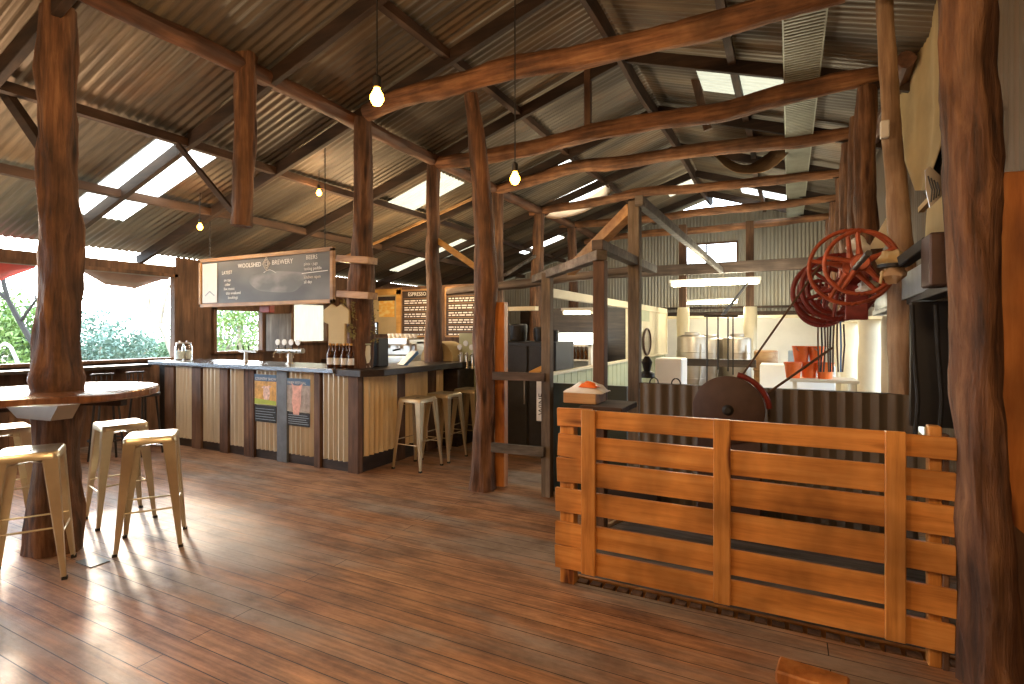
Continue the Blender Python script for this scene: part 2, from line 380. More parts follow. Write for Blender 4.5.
tag(MB().add([(XL-.04,W4[0],1.28),(XL-.04,W4[1],1.28),(XL-.04,W4[1],2.02),(XL-.04,W4[0],2.02)],[(0,1,2,3)]).build('window_blind','blind'),'thin pale blind glowing in the window right of the green tree window','blind')
# ---- back wall of bar, front wall behind the camera, gable, right wall
bw=MB(); boards_y=lambda mb,y,x0,x1,z0,z1,w=.14:[mb.box(x,y,z0,min(x+w-.004,x1),y+.02+.004*(i%2),z1) for i,x in enumerate([x0+k*w for k in range(int((x1-x0)/w)+1)]) if x<x1-.01]
boards_y(bw,8.0,-7.98,-4.75,0,2.3); struct(bw.build('wall_back','sawn_z'))
struct(MB().box(-8.1,Y0-.05,-.3,3,Y0,4.7).build('wall_front','sawn_z'))
def gable():
    m=MB(); pitch=.076; x0,x1=-8.1,1.05; n=int((x1-x0)/pitch*6)
    for i in range(n):
        xa,xb=x0+(x1-x0)*i/n,x0+(x1-x0)*(i+1)/n; xm=(xa+xb)/2
        ya,yb=Y1+.009*math.sin(2*PI*xa/pitch),Y1+.009*math.sin(2*PI*xb/pitch)
        top=lambda x:min(rz(x)-.02,4.28)
        segs=[(-.3,None)]
        if -2.28<xm<-1.08: segs=[(-.3,2.96),(3.5,None)]
        for a,b in segs: m.add([(xa,ya,a),(xb,yb,a),(xb,yb,b if b else top(xb)),(xa,ya,b if b else top(xa))],[(0,1,2,3)])
    struct(m.build('wall_far','tin_gable',smooth=True))
    f=MB(); a,b,c,d=-2.28,-1.08,2.96,3.5
    f.box(a-.04,Y1-.03,c-.04,b+.04,Y1+.03,c).box(a-.04,Y1-.03,d,b+.04,Y1+.03,d+.04).box(a-.04,Y1-.03,c,a,Y1+.03,d).box(b,Y1-.03,c,b+.04,Y1+.03,d).box(-1.74,Y1-.02,c,-1.71,Y1+.02,d)
    struct(f.build('window_4','sawn_z'))
gable()
rw=MB(); 
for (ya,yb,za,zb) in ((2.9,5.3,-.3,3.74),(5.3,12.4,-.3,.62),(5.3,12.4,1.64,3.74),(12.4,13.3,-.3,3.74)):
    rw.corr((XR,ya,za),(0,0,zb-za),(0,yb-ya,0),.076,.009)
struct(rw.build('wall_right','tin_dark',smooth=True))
struct(MB().box(1.02,3.15,-.3,2.95,3.2,4.0).build('wall_light_block','sawn_z')); struct(MB().box(XR+1.9,Y0,-.3,XR+1.95,3.2,4).build('wall_side','sawn_z'))  # first wall: unseen, added to keep sky light off the massive post
f=MB(); f.box(XR-.04,5.3,1.60,XR+.05,12.4,1.68).box(XR-.04,5.3,.58,XR+.05,12.4,.64)
for y in (5.3,7.0,8.7,10.4,12.34): f.box(XR-.04,y,.64,XR+.05,y+.06,1.6)
struct(f.build('window_16','cream'))
# ---- roof timbers
RY=[1.8,3.27,4.3,5.8,7.45,9.1,10.75,12.4]
ORD=['first','second','third','fourth','fifth','sixth','seventh','eighth','ninth','tenth']
for i,y in enumerate(RY):
    t=thing('rafter_pair','%s from the front of the dark sawn rafter pairs under the iron roof'%ORD[i],'rafter',(RX,y,4.2),'sawn rafter pairs')
    for a,b in ((-8.05,RX-.0),(1.3,RX+.0)):
        m=MB(); m.beam((a,y,rz(a)-.14),(b,y,rz(b)-.14),.055,.13); m.build('rafter','sawn_x',t,bev=.004)
PX=[(-2.9,.07,.08,'sawn_y'),(-5.26,.075,.08,'sawn_y'),(-6.45,.075,.09,'sawn_y'),(-.5,.07,.08,'sawn_y'),(RX,.05,.17,'sawn_y')]
PN=['upper left purlin between the ridge and the left post row','purlin just outside the left row of log posts','lowest purlin crossing the bright pair of skylights','purlin on the right slope beside the pale cable tray','ridge board at the very peak of the roof']
for (x,w_,h,mt),lab in zip(PX,PN):
    p,_=interp([(x+random.Random(x).uniform(-.01,.01)+.02*math.sin(k*2.1+x),Y0+k*1.6,rz(x)-.05-h/2-(.06 if x==RX else 0)+.012*math.sin(k*3+x)) for k in range(11)]+[(x,Y1-.05,rz(x)-.09)],[1]*12,.3)
    m=MB(); 
    m.tube(p,[.5]*len(p),4,fl=(w_*1.4,h*1.4)) if False else [m.beam(p[k],p[k+1],w_,h) for k in range(len(p)-1)]
    tag(m.build('purlin' if x!=RX else 'ridge_board',mt),'dark timber '+lab,'purlin' if x!=RX else 'ridge board')
m=logmb([(-4.1+.03*math.sin(k*1.7),Y0+k*1.6,3.70+.02*math.sin(k*2.3)) for k in range(11)],[.075]*11,3,.2,12)
tag(m.build('wall_plate','log_y',smooth=True),'long rough log plate running on top of the left row of posts','beam')
m=logmb([(.85+.03*math.sin(k*1.7),5.4+k*1.3,3.70+.02*math.sin(k*2.3)) for k in range(7)],[.07]*7,4,.2,12)
tag(m.build('wall_plate','log_y',smooth=True),'log plate running on top of the right row of posts','beam')
# tie beams: bent logs
TB=[(4.17,[(366,113),(400,98),(450,86),(512,68),(600,53),(700,29),(768,10),(845,-10)],.088,'nearest bent red log tie beam reaching out past the top edge'),
 (5.8,[(436,163),(480,158),(540,146),(600,131),(660,121),(720,112),(768,99),(830,84),(886,74)],.088,'second bent red log tie beam from the camera'),
 (7.45,[(497,190),(530,181),(575,167),(620,163),(680,153),(740,146),(800,141),(866,131)],.085,'third tie beam, with the pale cloth sagging just beyond it'),
 (9.1,[(530,213),(565,207),(600,201),(640,193),(700,188),(768,181),(850,172)],.07,'fourth bent log tie beam from the camera'),
 (10.75,[(560,226),(610,222),(660,218),(700,212),(768,206),(842,197)],.07,'fifth bent log tie beam from the camera'),
 (12.25,[(585,242),(640,234),(700,230),(780,222),(836,215)],.07,'farthest bent log tie beam below the gable apex')]
for i,(y,pp,r,lab) in enumerate(TB):
    m=logmb([P(u,v,Y=y) for u,v in pp],[r*.85]+[r*1.05]*(len(pp)-2)+[r*.8],i+5,.22,16)
    tag(m.build('tie_beam','log_x',smooth=True),lab,'beam','bent log tie beams')
# left row posts
def post(name,pts,rad,lab,seed,mt='log_v',amp=.25,n=20,fl=(1,1),group='rough log posts',cat='post'):
    return tag(logmb(pts,rad,seed,amp,n,fl).build(name,mt,smooth=True),lab,cat,group)
PC=Vector((-4.42,1.84,0))
tz=1.09
post('log_post',[PC,PC+Vector((.01,.0,.5)),PC+Vector((.02,0,1.0)),PC+Vector((.03,0,1.09)),PC+Vector((.03,0,1.16)),PC+Vector((.02,0,1.4)),PC+Vector((0,.03,2)),PC+Vector((.02,0,2.8)),PC+Vector((.03,0,3.66))],[.155,.128,.125,.13,.145,.118,.112,.108,.10],'thick log post rising through the round high table at left',11,n=24,amp=.3)
post('log_post',[(-4.1,3.0,2.36),(-4.08,3.02,3.0),(-4.1,3.04,3.82)],[.085,.085,.09],'short sawn-off log hanging from the roof above the window side',12)
post('log_post',[(-4.12,4.45,0),(-4.14,4.45,1.0),(-4.12,4.45,1.5),(-4.10,4.42,1.9),(-4.05,4.4,2.4),(-4.0,4.35,3.0),(-3.97,4.3,3.7)],[.13,.135,.14,.135,.105,.095,.09],'log post standing in the corner of the bar beside the chalkboard sign',13)
post('log_post',[(-4.17,5.85,0),(-4.17,5.85,1.2),(-4.14,5.82,2.0),(-4.15,5.8,2.8),(-4.12,5.8,3.7)],[.115,.12,.095,.08,.08],'slim log post behind the side counter between the two menu boards',14)
b=P(483,489,z=0)
post('log_post',[b,b+Vector((0,0,.4)),b+Vector((.03,0,.85)),b+Vector((.0,0,1.3)),b+Vector((.03,0,1.9)),b+Vector((.0,0,2.6)),b+Vector((-.03,-.05,3.2)),b+Vector((-.06,-.12,3.66))],[.125,.10,.085,.095,.115,.09,.08,.065],'tall free-standing log post just right of the bar stools',15,n=22)
post('log_post',[(-4.15,7.5,0),(-4.12,7.5,1.8),(-4.1,7.48,3.65)],[.11,.1,.085],'log post directly behind the tall free-standing post',16)
post('log_post',[(-4.12,9.15,0),(-4.2,9.15,1.8),(-4.1,9.1,3.65)],[.12,.12,.1],'log post beyond the bar carrying the fourth tie beam',17)
post('log_post',[(-4.1,10.8,0),(-4.08,10.8,1.8),(-4.1,10.75,3.65)],[.1,.1,.09],'far left-row log post carrying the fifth tie beam',18)
# milled orange timber fixed to the tall post
m=MB().box(-2.47,4.45,.02,-2.37,4.53,1.75); tag(m.build('timber_stud','slab_z',bev=.004),'orange milled stud standing against the tall log post','stud')
# right row posts
q=P(985,690,z=0)
post('log_post',[(.745,2.90,0),(.735,2.90,.4),(.70,2.90,1.1),(.69,2.9,1.6),(.675,2.9,2.1),(.66,2.9,2.7),(.65,2.9,3.7)],[.13,.12,.108,.105,.115,.11,.10],'massive orange-brown log post at the right end of the slat fence',21,n=26,amp=.3,fl=(1.0,.8))
A=[P(903,480,Y=4.55),P(902,380,Y=4.55),P(903,280,Y=4.55),P(897,200,Y=4.55),P(890,110,Y=4.55),P(886,20,Y=4.55),P(883,-40,Y=4.55)]
A[0].z=0; post('log_post',A,[.085,.08,.08,.068,.055,.052,.05],'leaning pale log post beside the hanging cap and tan canvas',22,'log_p')
for k,(y,x,r,lab) in enumerate([(5.8,.62,.085,'right-row log post at the end of the second tie beam'),(6.55,.62,.08,'thick right-row log post between the second and third tie beams'),(7.45,.62,.09,'right-row log post at the end of the third tie beam'),(9.1,.68,.09,'right-row log post at the end of the fourth tie beam'),(10.75,.7,.09,'right-row log post at the end of the fifth tie beam'),(12.3,.7,.08,'farthest right-row log post near the gable')]):
    post('log_post',[(x+.1,y,1.72),(x+.05,y,2.1),(x-.01,y,2.6),(x,y,3.68)],[r*1.1,r,r,r*.9],lab,23+k)
# slab fence on the right
sl=[(x-.10,z) for x,z in [(.86,0),(1.15,0),(1.5,0),(1.5,2.14),(.862,2.17),(.85,1.9),(.87,1.5),(.90,1.35),(.925,1.1),(.915,.95),(.88,.85),(.90,.5)]]
tag(MB().prism([(x,3.045,z) for x,z in sl],(0,.05,0)).build('timber_slab','slab_z',bev=.005),'wide upright orange slab with a wavy live edge at the far right','slab')
tag(MB().prism([(.80,2.99,0),(.88,2.99,0),(.885,2.99,.62),(.84,2.99,.66),(.81,2.99,.6)],(0,.04,0)).build('timber_offcut','sawn_z'),'short dark offcut leaning at the foot of the massive post','offcut')
# cable tray
tr=thing('cable_tray','pale perforated tray running under the right roof slope','cable tray',(.1,6,3.82))
for x in (-.045,.245): MB().box(x-.006,2.2,3.83,x+.006,13.1,3.87).build('side_rail','tray',tr)
m=MB(); y=2.2
while y<13.1: m.box(-.04,y,3.832,.24,y+.024,3.84); y+=.05
m.build('slats','tray',tr)
# sagging cloths under the roof
def sag(name,a,b,c,d,depth,mt,lab,cat):
    a,b,c,d=map(Vector,(a,b,c,d));n=12;vs=[]
    for i in range(n+1):
        for j in range(n+1):
            s,t=i/n,j/n; p=a*(1-s)*(1-t)+b*s*(1-t)+c*s*t+d*(1-s)*t
            p.z-=depth*4*s*(1-s)*(1-.3*t)+.02*math.sin(9*s+3*t); vs.append(p)
    m=MB().add(vs,[(i*(n+1)+j,i*(n+1)+j+1,(i+1)*(n+1)+j+1,(i+1)*(n+1)+j) for i in range(n) for j in range(n)])
    o=m.build(name,mt,smooth=True); sd=o.modifiers.new('thick','SOLIDIFY'); sd.thickness=.006; return tag(o,lab,cat)
sag('hanging_cloth',P(527,207,Y=9.2),P(612,190,Y=9.2),P(600,172,Y=10.5),P(560,180,Y=10.5),.35,'hessian','brown cloth sagging under the roof left of the ridge','cloth')
sag('hanging_cloth',P(712,152,Y=8.0),P(790,150,Y=8.0),P(775,148,Y=8.9),P(715,150,Y=8.9),.33,'hessian','tan cloth sagging between tie beams right of the ridge','cloth')
# braces
def brace(p,q,w,h,mt,lab,name='brace',cat='brace'):
    return tag(MB().beam(p,q,w,h).build(name,mt,bev=.003),lab,cat)
brace(P(434,238,Y=5.85),P(480,270,Y=5.85),.05,.07,'yellow','yellow diagonal brace between the slim post and the tall post')
brace(P(262,295,Y=7.2),P(478,196,Y=7.2),.03,.04,'frame','long pale diagonal batten crossing behind the corner post')
brace(P(0,85,Y=1.95),P(50,158,Y=1.95),.06,.08,'sawn_x','diagonal brace at the head of the thick table post')
brace(P(178,145,Y=3.05),P(233,212,Y=3.05),.03,.05,'sawn_x','thin diagonal strut below the bright skylights')
brace(P(588,62,Y=5.8),P(588,128,Y=5.8),.07,.07,'sawn_z','short vertical strut standing on the second tie beam','strut','strut')
brace(P(694,75,Y=6.6),P(708,130,Y=6.6),.05,.09,'sawn_z','short strut hanging under the right roof slope','strut','strut')
# ---------------------------------------------------------------- slat fence
FY=2.93
def fx(u): return XA(u,FY)
fence=thing('slat_fence','orange pallet-board fence with six rows of boards around the pen','fence',(-.3,FY,0))
ZB=[(.93,1.03),(.755,.88),(.60,.735),(.435,.565),(.252,.378),(.10,.225)]
rn=random.Random(5)
ups=[(583,597),(714,731),(884,905)]
for k,(a,b) in enumerate(ZB):
    m=MB(); m.beam((fx(584),FY,(a+b)/2),(fx(886),FY,(a+b)/2-.0),.022,b-a); m.build('board','pine_x',fence,bev=.003)
    m=MB(); dz=rn.uniform(-.012,.004); m.beam((fx(556)+rn.uniform(-.012,.012),FY+.012,(a+b)/2+dz),(fx(592),FY+.008,(a+b)/2+dz+rn.uniform(-.01,.01)),.024,(b-a)*1.05); m.build('short_board','pine_x',fence,bev=.003)
    m=MB(); m.beam((fx(890),FY+.004,(a+b)/2-.004),(fx(956)+rn.uniform(-.004,.004),FY+.004,(a+b)/2-.008),.022,(b-a)*.97); m.build('short_board','pine_x',fence,bev=.003)
for a,b in ups:
    MB().box(fx(a),FY-.035,.105,fx(b),FY-.0115,1.035).build('upright','pine_z',fence,bev=.004)
MB().box(fx(558),FY+.03,0,fx(572),FY+.10,1.0).build('leg','pine_z',fence,bev=.004)
MB().box(fx(930),FY+.03,0,fx(944),FY+.09,1.06).build('leg','pine_z',fence,bev=.004)
MB().box(fx(944),FY+.02,0,fx(951),FY+.07,1.03).build('leg','sawn_z',fence,bev=.004)
tag(MB().box(fx(572),FY+.12,1.0,XA(635,3.35),3.4,1.035).build('gate_shelf','sawn_x',bev=.004),'dark plank shelf behind the top left corner of the slat fence','shelf')
# folded cloth and box on that shelf
def cloth(cx,cy,cz,rx,ry,h,mt,lab,name='folded_cloth',seed=1,cat='cloth'):
    n=14;vs=[]
    for i in range(n+1):
        for j in range(n+1):
            s,t=i/n*2-1,j/n*2-1; hh=h*max(0,(1-abs(s)**3))*max(0,1-abs(t)**3)*(.75+.5*noise.noise((s*2+seed,t*2,seed)))
            vs.append((cx+s*rx*(1+.15*noise.noise((s,t*2,seed))),cy+t*ry,cz+.004+hh))
    f=[(i*(n+1)+j,(i+1)*(n+1)+j,(i+1)*(n+1)+j+1,i*(n+1)+j+1) for i in range(n) for j in range(n)]
    k=len(vs); vs+=[(v[0],v[1],cz) for v in vs]; f+=[(k+a,k+d,k+c_,k+b) for a,b,c_,d in f]
    e=[i for i in range(n+1)]+[i*(n+1)+n for i in range(1,n+1)]+[n*(n+1)+j for j in range(n-1,-1,-1)]+[i*(n+1) for i in range(n-1,0,-1)]
    f+=[(e[i],e[(i+1)%len(e)],k+e[(i+1)%len(e)],k+e[i]) for i in range(len(e))]
    return tag(MB().add(vs,f).build(name,mt,smooth=True),lab,cat)
bx=P(583,398,Y=3.2)
tag(MB().box(bx.x-.10,3.12,1.036,bx.x+.11,3.32,1.10).build('cardboard_box','frame',bev=.004),'small tan box on the shelf behind the slat fence','box')
cloth(bx.x+.02,3.22,1.10,.12,.10,.07,'paper','crumpled cream cloth lying on the small tan box',seed=3)
cloth(bx.x+.05,3.17,1.135,.055,.04,.035,'orange','orange rag on top of the crumpled cream cloth',name='rag',seed=8)
# ---------------------------------------------------------------- frame beside the fence
def tim(name,p,q,w,h,mt,lab,cat='post',up=(0,0,1)): return tag(MB().beam(p,q,w,h,up=up).build(name,mt,bev=.004),lab,cat)
tim('frame_post',(-1.93,4.45,0),(-1.93,4.45,2.0),.085,.085,'grey_z','weathered grey post between the tall log and the slat fence')
tim('frame_post',(-1.17,3.62,.0),(-1.17,3.62,1.97),.082,.082,'sawn_z','dark sawn post just behind the left part of the slat fence')
tim('frame_post',(-1.17,4.56,.0),(-1.17,4.56,2.58),.095,.095,'grey_z','tall milled post at the left end of the corrugated pen panel')
tim('head_rail',(-1.14,3.56,2.0),(-2.2,4.78,1.985),.08,.07,'grey_x','weathered head rail running left from the dark sawn post','rail')
tim('head_rail',(-1.17,3.55,2.07),(-1.17,5.25,2.07),.08,.07,'rail','head rail running back from the dark sawn post','rail')
brace(P(570,271,Y=5.3),P(632,209,Y=4.62),.09,.10,'frame','thick orange brace leaning against the tall milled post')
tim('head_rail',(-1.12,4.5,2.57),(-1.12,10.7,2.60),.07,.09,'grey_x','grey rail running back from the tall milled post','rail')
tim('middle_rail',(-2.42,4.33,1.07),(-1.93,4.40,1.07),.045,.075,'rail','upper rail between the tall log and the grey post','rail')
tim('middle_rail',(-2.42,4.30,.42),(-1.93,4.38,.41),.04,.085,'grey_x','lower grey rail near the floor beside the tall log','rail')
m=logmb([P(448,292,Y=7.4),P(520,284,Y=7.4),P(600,274,Y=7.4),P(650,268,Y=7.4)],[.06,.07,.06,.05],41,.2,12)
tag(m.build('cross_log','rail',smooth=True),'horizontal log beam behind the menu-board post, at door height','beam')
brace(P(505,275,Y=5),P(535,256,Y=5.6),.03,.03,'grey_x','thin pale pole leaning between the posts')
m=MB().beam((-3.6,10.75,2.66),(.75,10.75,2.66),.14,.2); tag(m.build('steel_lintel','rail',bev=.004),'wide horizontal timber beam in front of the gable window','beam')
# ---------------------------------------------------------------- pen panel
pen=thing('corrugated_panel','dull corrugated iron pen panel behind the orange slat fence','panel',(-.2,4.45,0))
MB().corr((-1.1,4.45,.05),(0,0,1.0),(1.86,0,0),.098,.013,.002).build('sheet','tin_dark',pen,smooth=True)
MB().box(-1.11,4.47,1.0,.77,4.53,1.05).build('top_rail','sawn_x',pen)
tag(MB().box(-1.95,4.6,0,-1.25,4.64,1.0).build('pen_partition','darkgreen'),'dark green board panel left of the tall milled post','panel')
# ---------------------------------------------------------------- bar
BY=4.28; XB=-3.98; XBL=-7.55
bar=thing('bar_counter','L-shaped bar counter clad in upright corrugated iron','bar counter',(-5,4.6,0))
def bu(u): return XA(u,BY)
for k,(a,b) in enumerate([(176,196),(203,224),(230,248),(256,280),(290,318),(322,352)]):
    MB().corr((bu(a),BY-.012,.10),(0,0,.93),(bu(b)-bu(a),0,0),.072,.019,.002).build('corrugated_panel','tin_z',bar,smooth=True)
for a,b,mt in [(168,177,'sawn_z'),(195,204,'sawn_z'),(223,231,'sawn_z'),(247,257,'log_v'),(280,290,'greyblue'),(317,323,'sawn_z'),(351,361,'sawn_z')]:
    MB().box(bu(a),BY-.045,0,bu(b),BY+.03,1.03).build('upright',mt,bar,bev=.003)
MB().box(XBL,BY-.015,0,XB,BY+.03,.10).build('kickboard','dark_x',bar)
MB().box(XBL,BY+.02,.05,XB-.02,BY+.06,1.03).build('carcass','black',bar)
def sy(u): return YA(u,XB)
for a,b in [(363,395),(404,426),(435,456)]:
    MB().corr((XB+.012,sy(a),.16),(0,0,.84),(0,sy(b)-sy(a),0),.076,.019,.002).build('corrugated_panel','tin_warm',bar,smooth=True)
for a,b in [(395,404),(426,435),(456,462)]: MB().box(XB-.03,sy(a),0,XB+.02,sy(b),1.03).build('upright','sawn_z',bar,bev=.003)
MB().box(XB-.04,BY,0,XB,sy(462),.16).build('kickboard','dark_y',bar); MB().box(XB-.10,BY+.05,.05,XB-.03,sy(462),1.03).build('carcass','black',bar)
MB().box(XBL,BY-.13,1.035,XB-.25,BY+.55,1.085).build('metal_top','zinc',bar,bev=.006)
MB().box(XB-.9,BY-.09,1.0,XB+.22,BY+.18,1.075).build('corner_top','dark_x',bar,bev=.006) if False else None
MB().prism([(XB-.25,BY-.10,1.01),(XB+.10,BY-.10,1.01),(XB+.24,BY+.1,1.01),(XB+.24,sy(462)+.1,1.01),(XB-.45,sy(462)+.1,1.01),(XB-.45,BY+.3,1.01)],(0,0,.07)).build('timber_top','dark_y',bar,bev=.006)
# cool-coloured low cabinet behind bar
tag(MB().box(-7.9,7.45,0,-4.9,7.98,.95).build('back_counter','dark_x',bev=.005),'dark back counter below the menu boards','counter')
# posters on the bar front
def poster(u0,u1,v0,v1,vs_,lab,kind):
    x0,x1=bu(u0),bu(u1); t=P(u0,v0,Y=BY-.03).z; b=P(u0,v1,Y=BY-.03).z; sp=P(u0,vs_,Y=BY-.03).z; y=BY-.036
    p=thing('poster',lab,'poster',((x0+x1)/2,y,b)); hb=t-(t-b)*.14
    MB().box(x0,y-.003,sp,x1,y,t).build('sheet','paper',p)
    MB().box(x0,y-.005,hb,x1,y-.003,t).build('banner',plain('poster banner %s'%kind,(.05,.11,.20),.4),p)
    MB().box(x0+.004,y-.005,sp+.004,x1-.004,y-.003,hb).build('picture',plain('poster field %s'%kind,(.55,.30,.07) if kind=='cow' else (.33,.27,.22),.4,var=.5,scale=14),p)
    cx=(x0+x1)/2+.02; cz=(sp+hb)/2; an=MB()
    if kind=='cow':
        an.add([(cx+.07*math.cos(a)*.8,y-.006,cz+.10*math.sin(a)*(1+.2*math.cos(2*a))) for a in [2*PI*k/20 for k in range(20)]],[tuple(range(20))])
        an.add([(cx-.09,y-.0065,cz+.06),(cx-.03,y-.0065,cz+.05),(cx-.03,y-.0065,cz+.09)],[(0,1,2)]).add([(cx+.09,y-.0065,cz+.08),(cx+.03,y-.0065,cz+.05),(cx+.03,y-.0065,cz+.09)],[(0,1,2)])
        an.build('animal_shape',plain('animal hide pale',(.65,.45,.36),.5,var=.5,scale=30),p)
        MB().add([(x0+.004,y-.0062,sp+.004),(x1-.004,y-.0062,sp+.004),(x1-.004,y-.0062,sp+.05),(x0+.004,y-.0062,sp+.07)],[(0,1,2,3)]).build('grass_strip',plain('poster grass',(.35,.42,.05),.5),p)
    else:
        an.add([(cx-.05+dx,y-.006,cz+dz) for dx,dz in [(-.05,-.18),(.04,-.18),(.07,-.05),(.075,.10),(.10,.17),(.04,.14),(-.03,.14),(-.08,.17),(-.06,.08),(-.07,-.04)]],[tuple(range(10))])
        an.build('animal_shape',plain('animal hide pink',(.68,.36,.28),.5,var=.3,scale=20),p)
    MB().text('COUNTRY SHOW' if kind=='cow' else 'FARM FESTIVAL',Matrix.Translation((x0+.012,y-.0065,hb+.012))@Matrix.Rotation(PI/2,4,'X'),(x1-x0)/8.5,.0004).build('lettering','paper',p)
    q=thing('notice_card','black notice card under the %s poster'%('orange and white cow' if kind=='cow' else 'pink animal'),'notice',((x0+x1)/2,y,b))
    MB().box(x0+.004,y-.004,b,x1-.006,y,sp-.01).build('card','black',q)
    m=MB(); 
    for k in range(5):
        z=b+(sp-b)*(.14+.15*k); m.box(x0+.02,y-.0048,z,x1-.02-.02*(k%3),y-.004,z+.006)
    m.build('text_lines','bluegrey',q)
poster(257.5,279.5,374,421,404,'poster of an orange and white animal on the bar front','cow')
poster(290,313,378,425,411,'poster of a pink-faced animal on the bar front, right of the first','pig')
# ---------------------------------------------------------------- stools
def stool(mt,mts):
    t=thing('bar_stool','x','stool'); s=.148;H=.762
    m=MB(); m.lathe([(.001,0)],n=3,cap=False) if False else None
    # pressed seat: rounded square with skirt
    def rs(h,k,rr):
        out=[]
        for cx,cy,a0 in((1,1,0),(-1,1,90),(-1,-1,180),(1,-1,270)):
            for j in range(4):
                a=R(a0+30*j); out.append((cx*(h-rr)+rr*math.cos(a),cy*(h-rr)+rr*math.sin(a),k))
        return out
    rings=[rs(s+.006,H-.045,.03),rs(s+.004,H-.012,.03),rs(s-.004,H-.001,.028),rs(s-.02,H-.0,.02),rs(s-.05,H-.007,.02)]
    vs=[v for r_ in rings for v in r_];n=16
    fs=[(i*n+k,i*n+(k+1)%n,(i+1)*n+(k+1)%n,(i+1)*n+k) for i in range(4) for k in range(n)]+[tuple(4*n+k for k in range(n))]
    m.add(vs,fs); m.build('seat',mts,t,smooth=True)
    MB().box(-.022,-.008,H-.0069,.022,.008,H-.005).build('hand_slot','black',t)
    f=.193
    for sx,sy_ in((1,1),(-1,1),(-1,-1),(1,-1)):
        m=MB(); top=[Vector((sx*(s-.0),sy_*(s-.0),H-.03)),Vector((sx*(s-.07),sy_*s,H-.03)),Vector((sx*s,sy_*(s-.07),H-.03))]
        bot=[Vector((sx*f,sy_*f,.015)),Vector((sx*(f-.020),sy_*f,.015)),Vector((sx*f,sy_*(f-.020),.015))]
        th=.006; inn=Vector((-sx*th,-sy_*th,0)); vs=top+bot+[v+inn for v in top]+[v+inn for v in bot]
        m.add(vs,[(0,1,4,3),(0,3,5,2),(6,9,10,7),(6,8,11,9),(1,7,10,4),(2,5,11,8),(3,4,10,9),(3,9,11,5),(0,6,7,1),(0,2,8,6)])
        leg=m.build('leg',mt,t)
        MB().box(sx*f-.014-sx*.008,sy_*f-.014-sy_*.008,0,sx*f+.014-sx*.008,sy_*f+.014-sy_*.008,.018).build('rubber_foot','rubber',leg)
    for k,(z) in enumerate((.27,.27,.31,.31)):
        r_=s+(f-s)*(H-.03-z)/(H-.045)-.008
        a,b=[((-r_,-r_),(r_,-r_)),((-r_,r_),(r_,r_)),((-r_,-r_),(-r_,r_)),((r_,-r_),(r_,r_))][k]
        MB().tube([(*a,z),(*b,z)],.006,8).build('footrest',mt,t,smooth=True)
    for k in range(2):   # diagonal stiffeners under the seat
        m=MB(); q=s-.03; z=H-.075; a,b=((-q,-q,z),(q,q,z)) if k else ((-q,q,z),(q,-q,z)); m.beam(a,b,.02,.004); m.build('stiffener',mt,t)
    return t
G='metal bar stools around the round high table'
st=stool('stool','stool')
ND=[((-3.975,2.215,0),R(54.5),'pale gold metal stool nearest the open floor, right of the round table'),
    ((-4.70,2.38,0),R(-13.5),'metal stool behind the rightmost one, beside the table log post'),
    ((-4.10,1.58,0),R(-30.4),'nearest metal stool, in front of the table log post'),
    ((-5.27,1.86,0),R(-12),'metal stool at the left edge, half behind the nearest stool')]
for i,(l_,r_,lb) in enumerate(ND): place(st,i,l_,r_,lb,G)
sb=stool('stoolbar','stoolbar')
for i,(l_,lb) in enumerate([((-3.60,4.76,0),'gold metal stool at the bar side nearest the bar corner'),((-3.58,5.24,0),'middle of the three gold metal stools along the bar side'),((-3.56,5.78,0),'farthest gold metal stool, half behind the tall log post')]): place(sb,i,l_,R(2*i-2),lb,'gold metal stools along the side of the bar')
# dark stools by the window wall
def dstool():
    t=thing('high_chair','x','chair'); MB().lathe([(.16,.70),(.17,.71),(.17,.735),(.15,.74)],n=20).build('seat','black',t,smooth=True)
    for a in (45,135,225,315):
        c,s=math.cos(R(a)),math.sin(R(a)); MB().tube([(.12*c,.12*s,.70),(.19*c,.19*s,0)],.012,8).build('leg','black',t,smooth=True)
    MB().tube([(.17*math.cos(2*PI*k/20),.17*math.sin(2*PI*k/20),.25) for k in range(20)],.008,6,closed=True).build('foot_ring','black',t,smooth=True)
    m=MB()
    for k in range(-2,3):
        a=R(90+k*17); m.tube([(.155*math.cos(a),.155*math.sin(a),.73),(.175*math.cos(a),.175*math.sin(a),.98)],.006,6)
    m.tube([(.175*math.cos(R(90+k*5)),.175*math.sin(R(90+k*5)),.98) for k in range(-8,9)],.012,6); m.build('backrest','black',t,smooth=True); return t
dc=dstool()
for i,(l_,r_,lb) in enumerate([((-6.9,3.75,0),R(100),'black high chair with hooped back near the left end of the bar'),((-6.9,3.35,0),R(80),'black high chair beneath the long window, behind the round table')]): place(dc,i,l_,r_,lb,'black high chairs under the long window')
tag(MB().box(-7.95,1.2,1.0,-7.55,4.2,1.04).build('window_shelf','dark_y',bev=.004),'dark drink ledge running along under the long window','shelf')
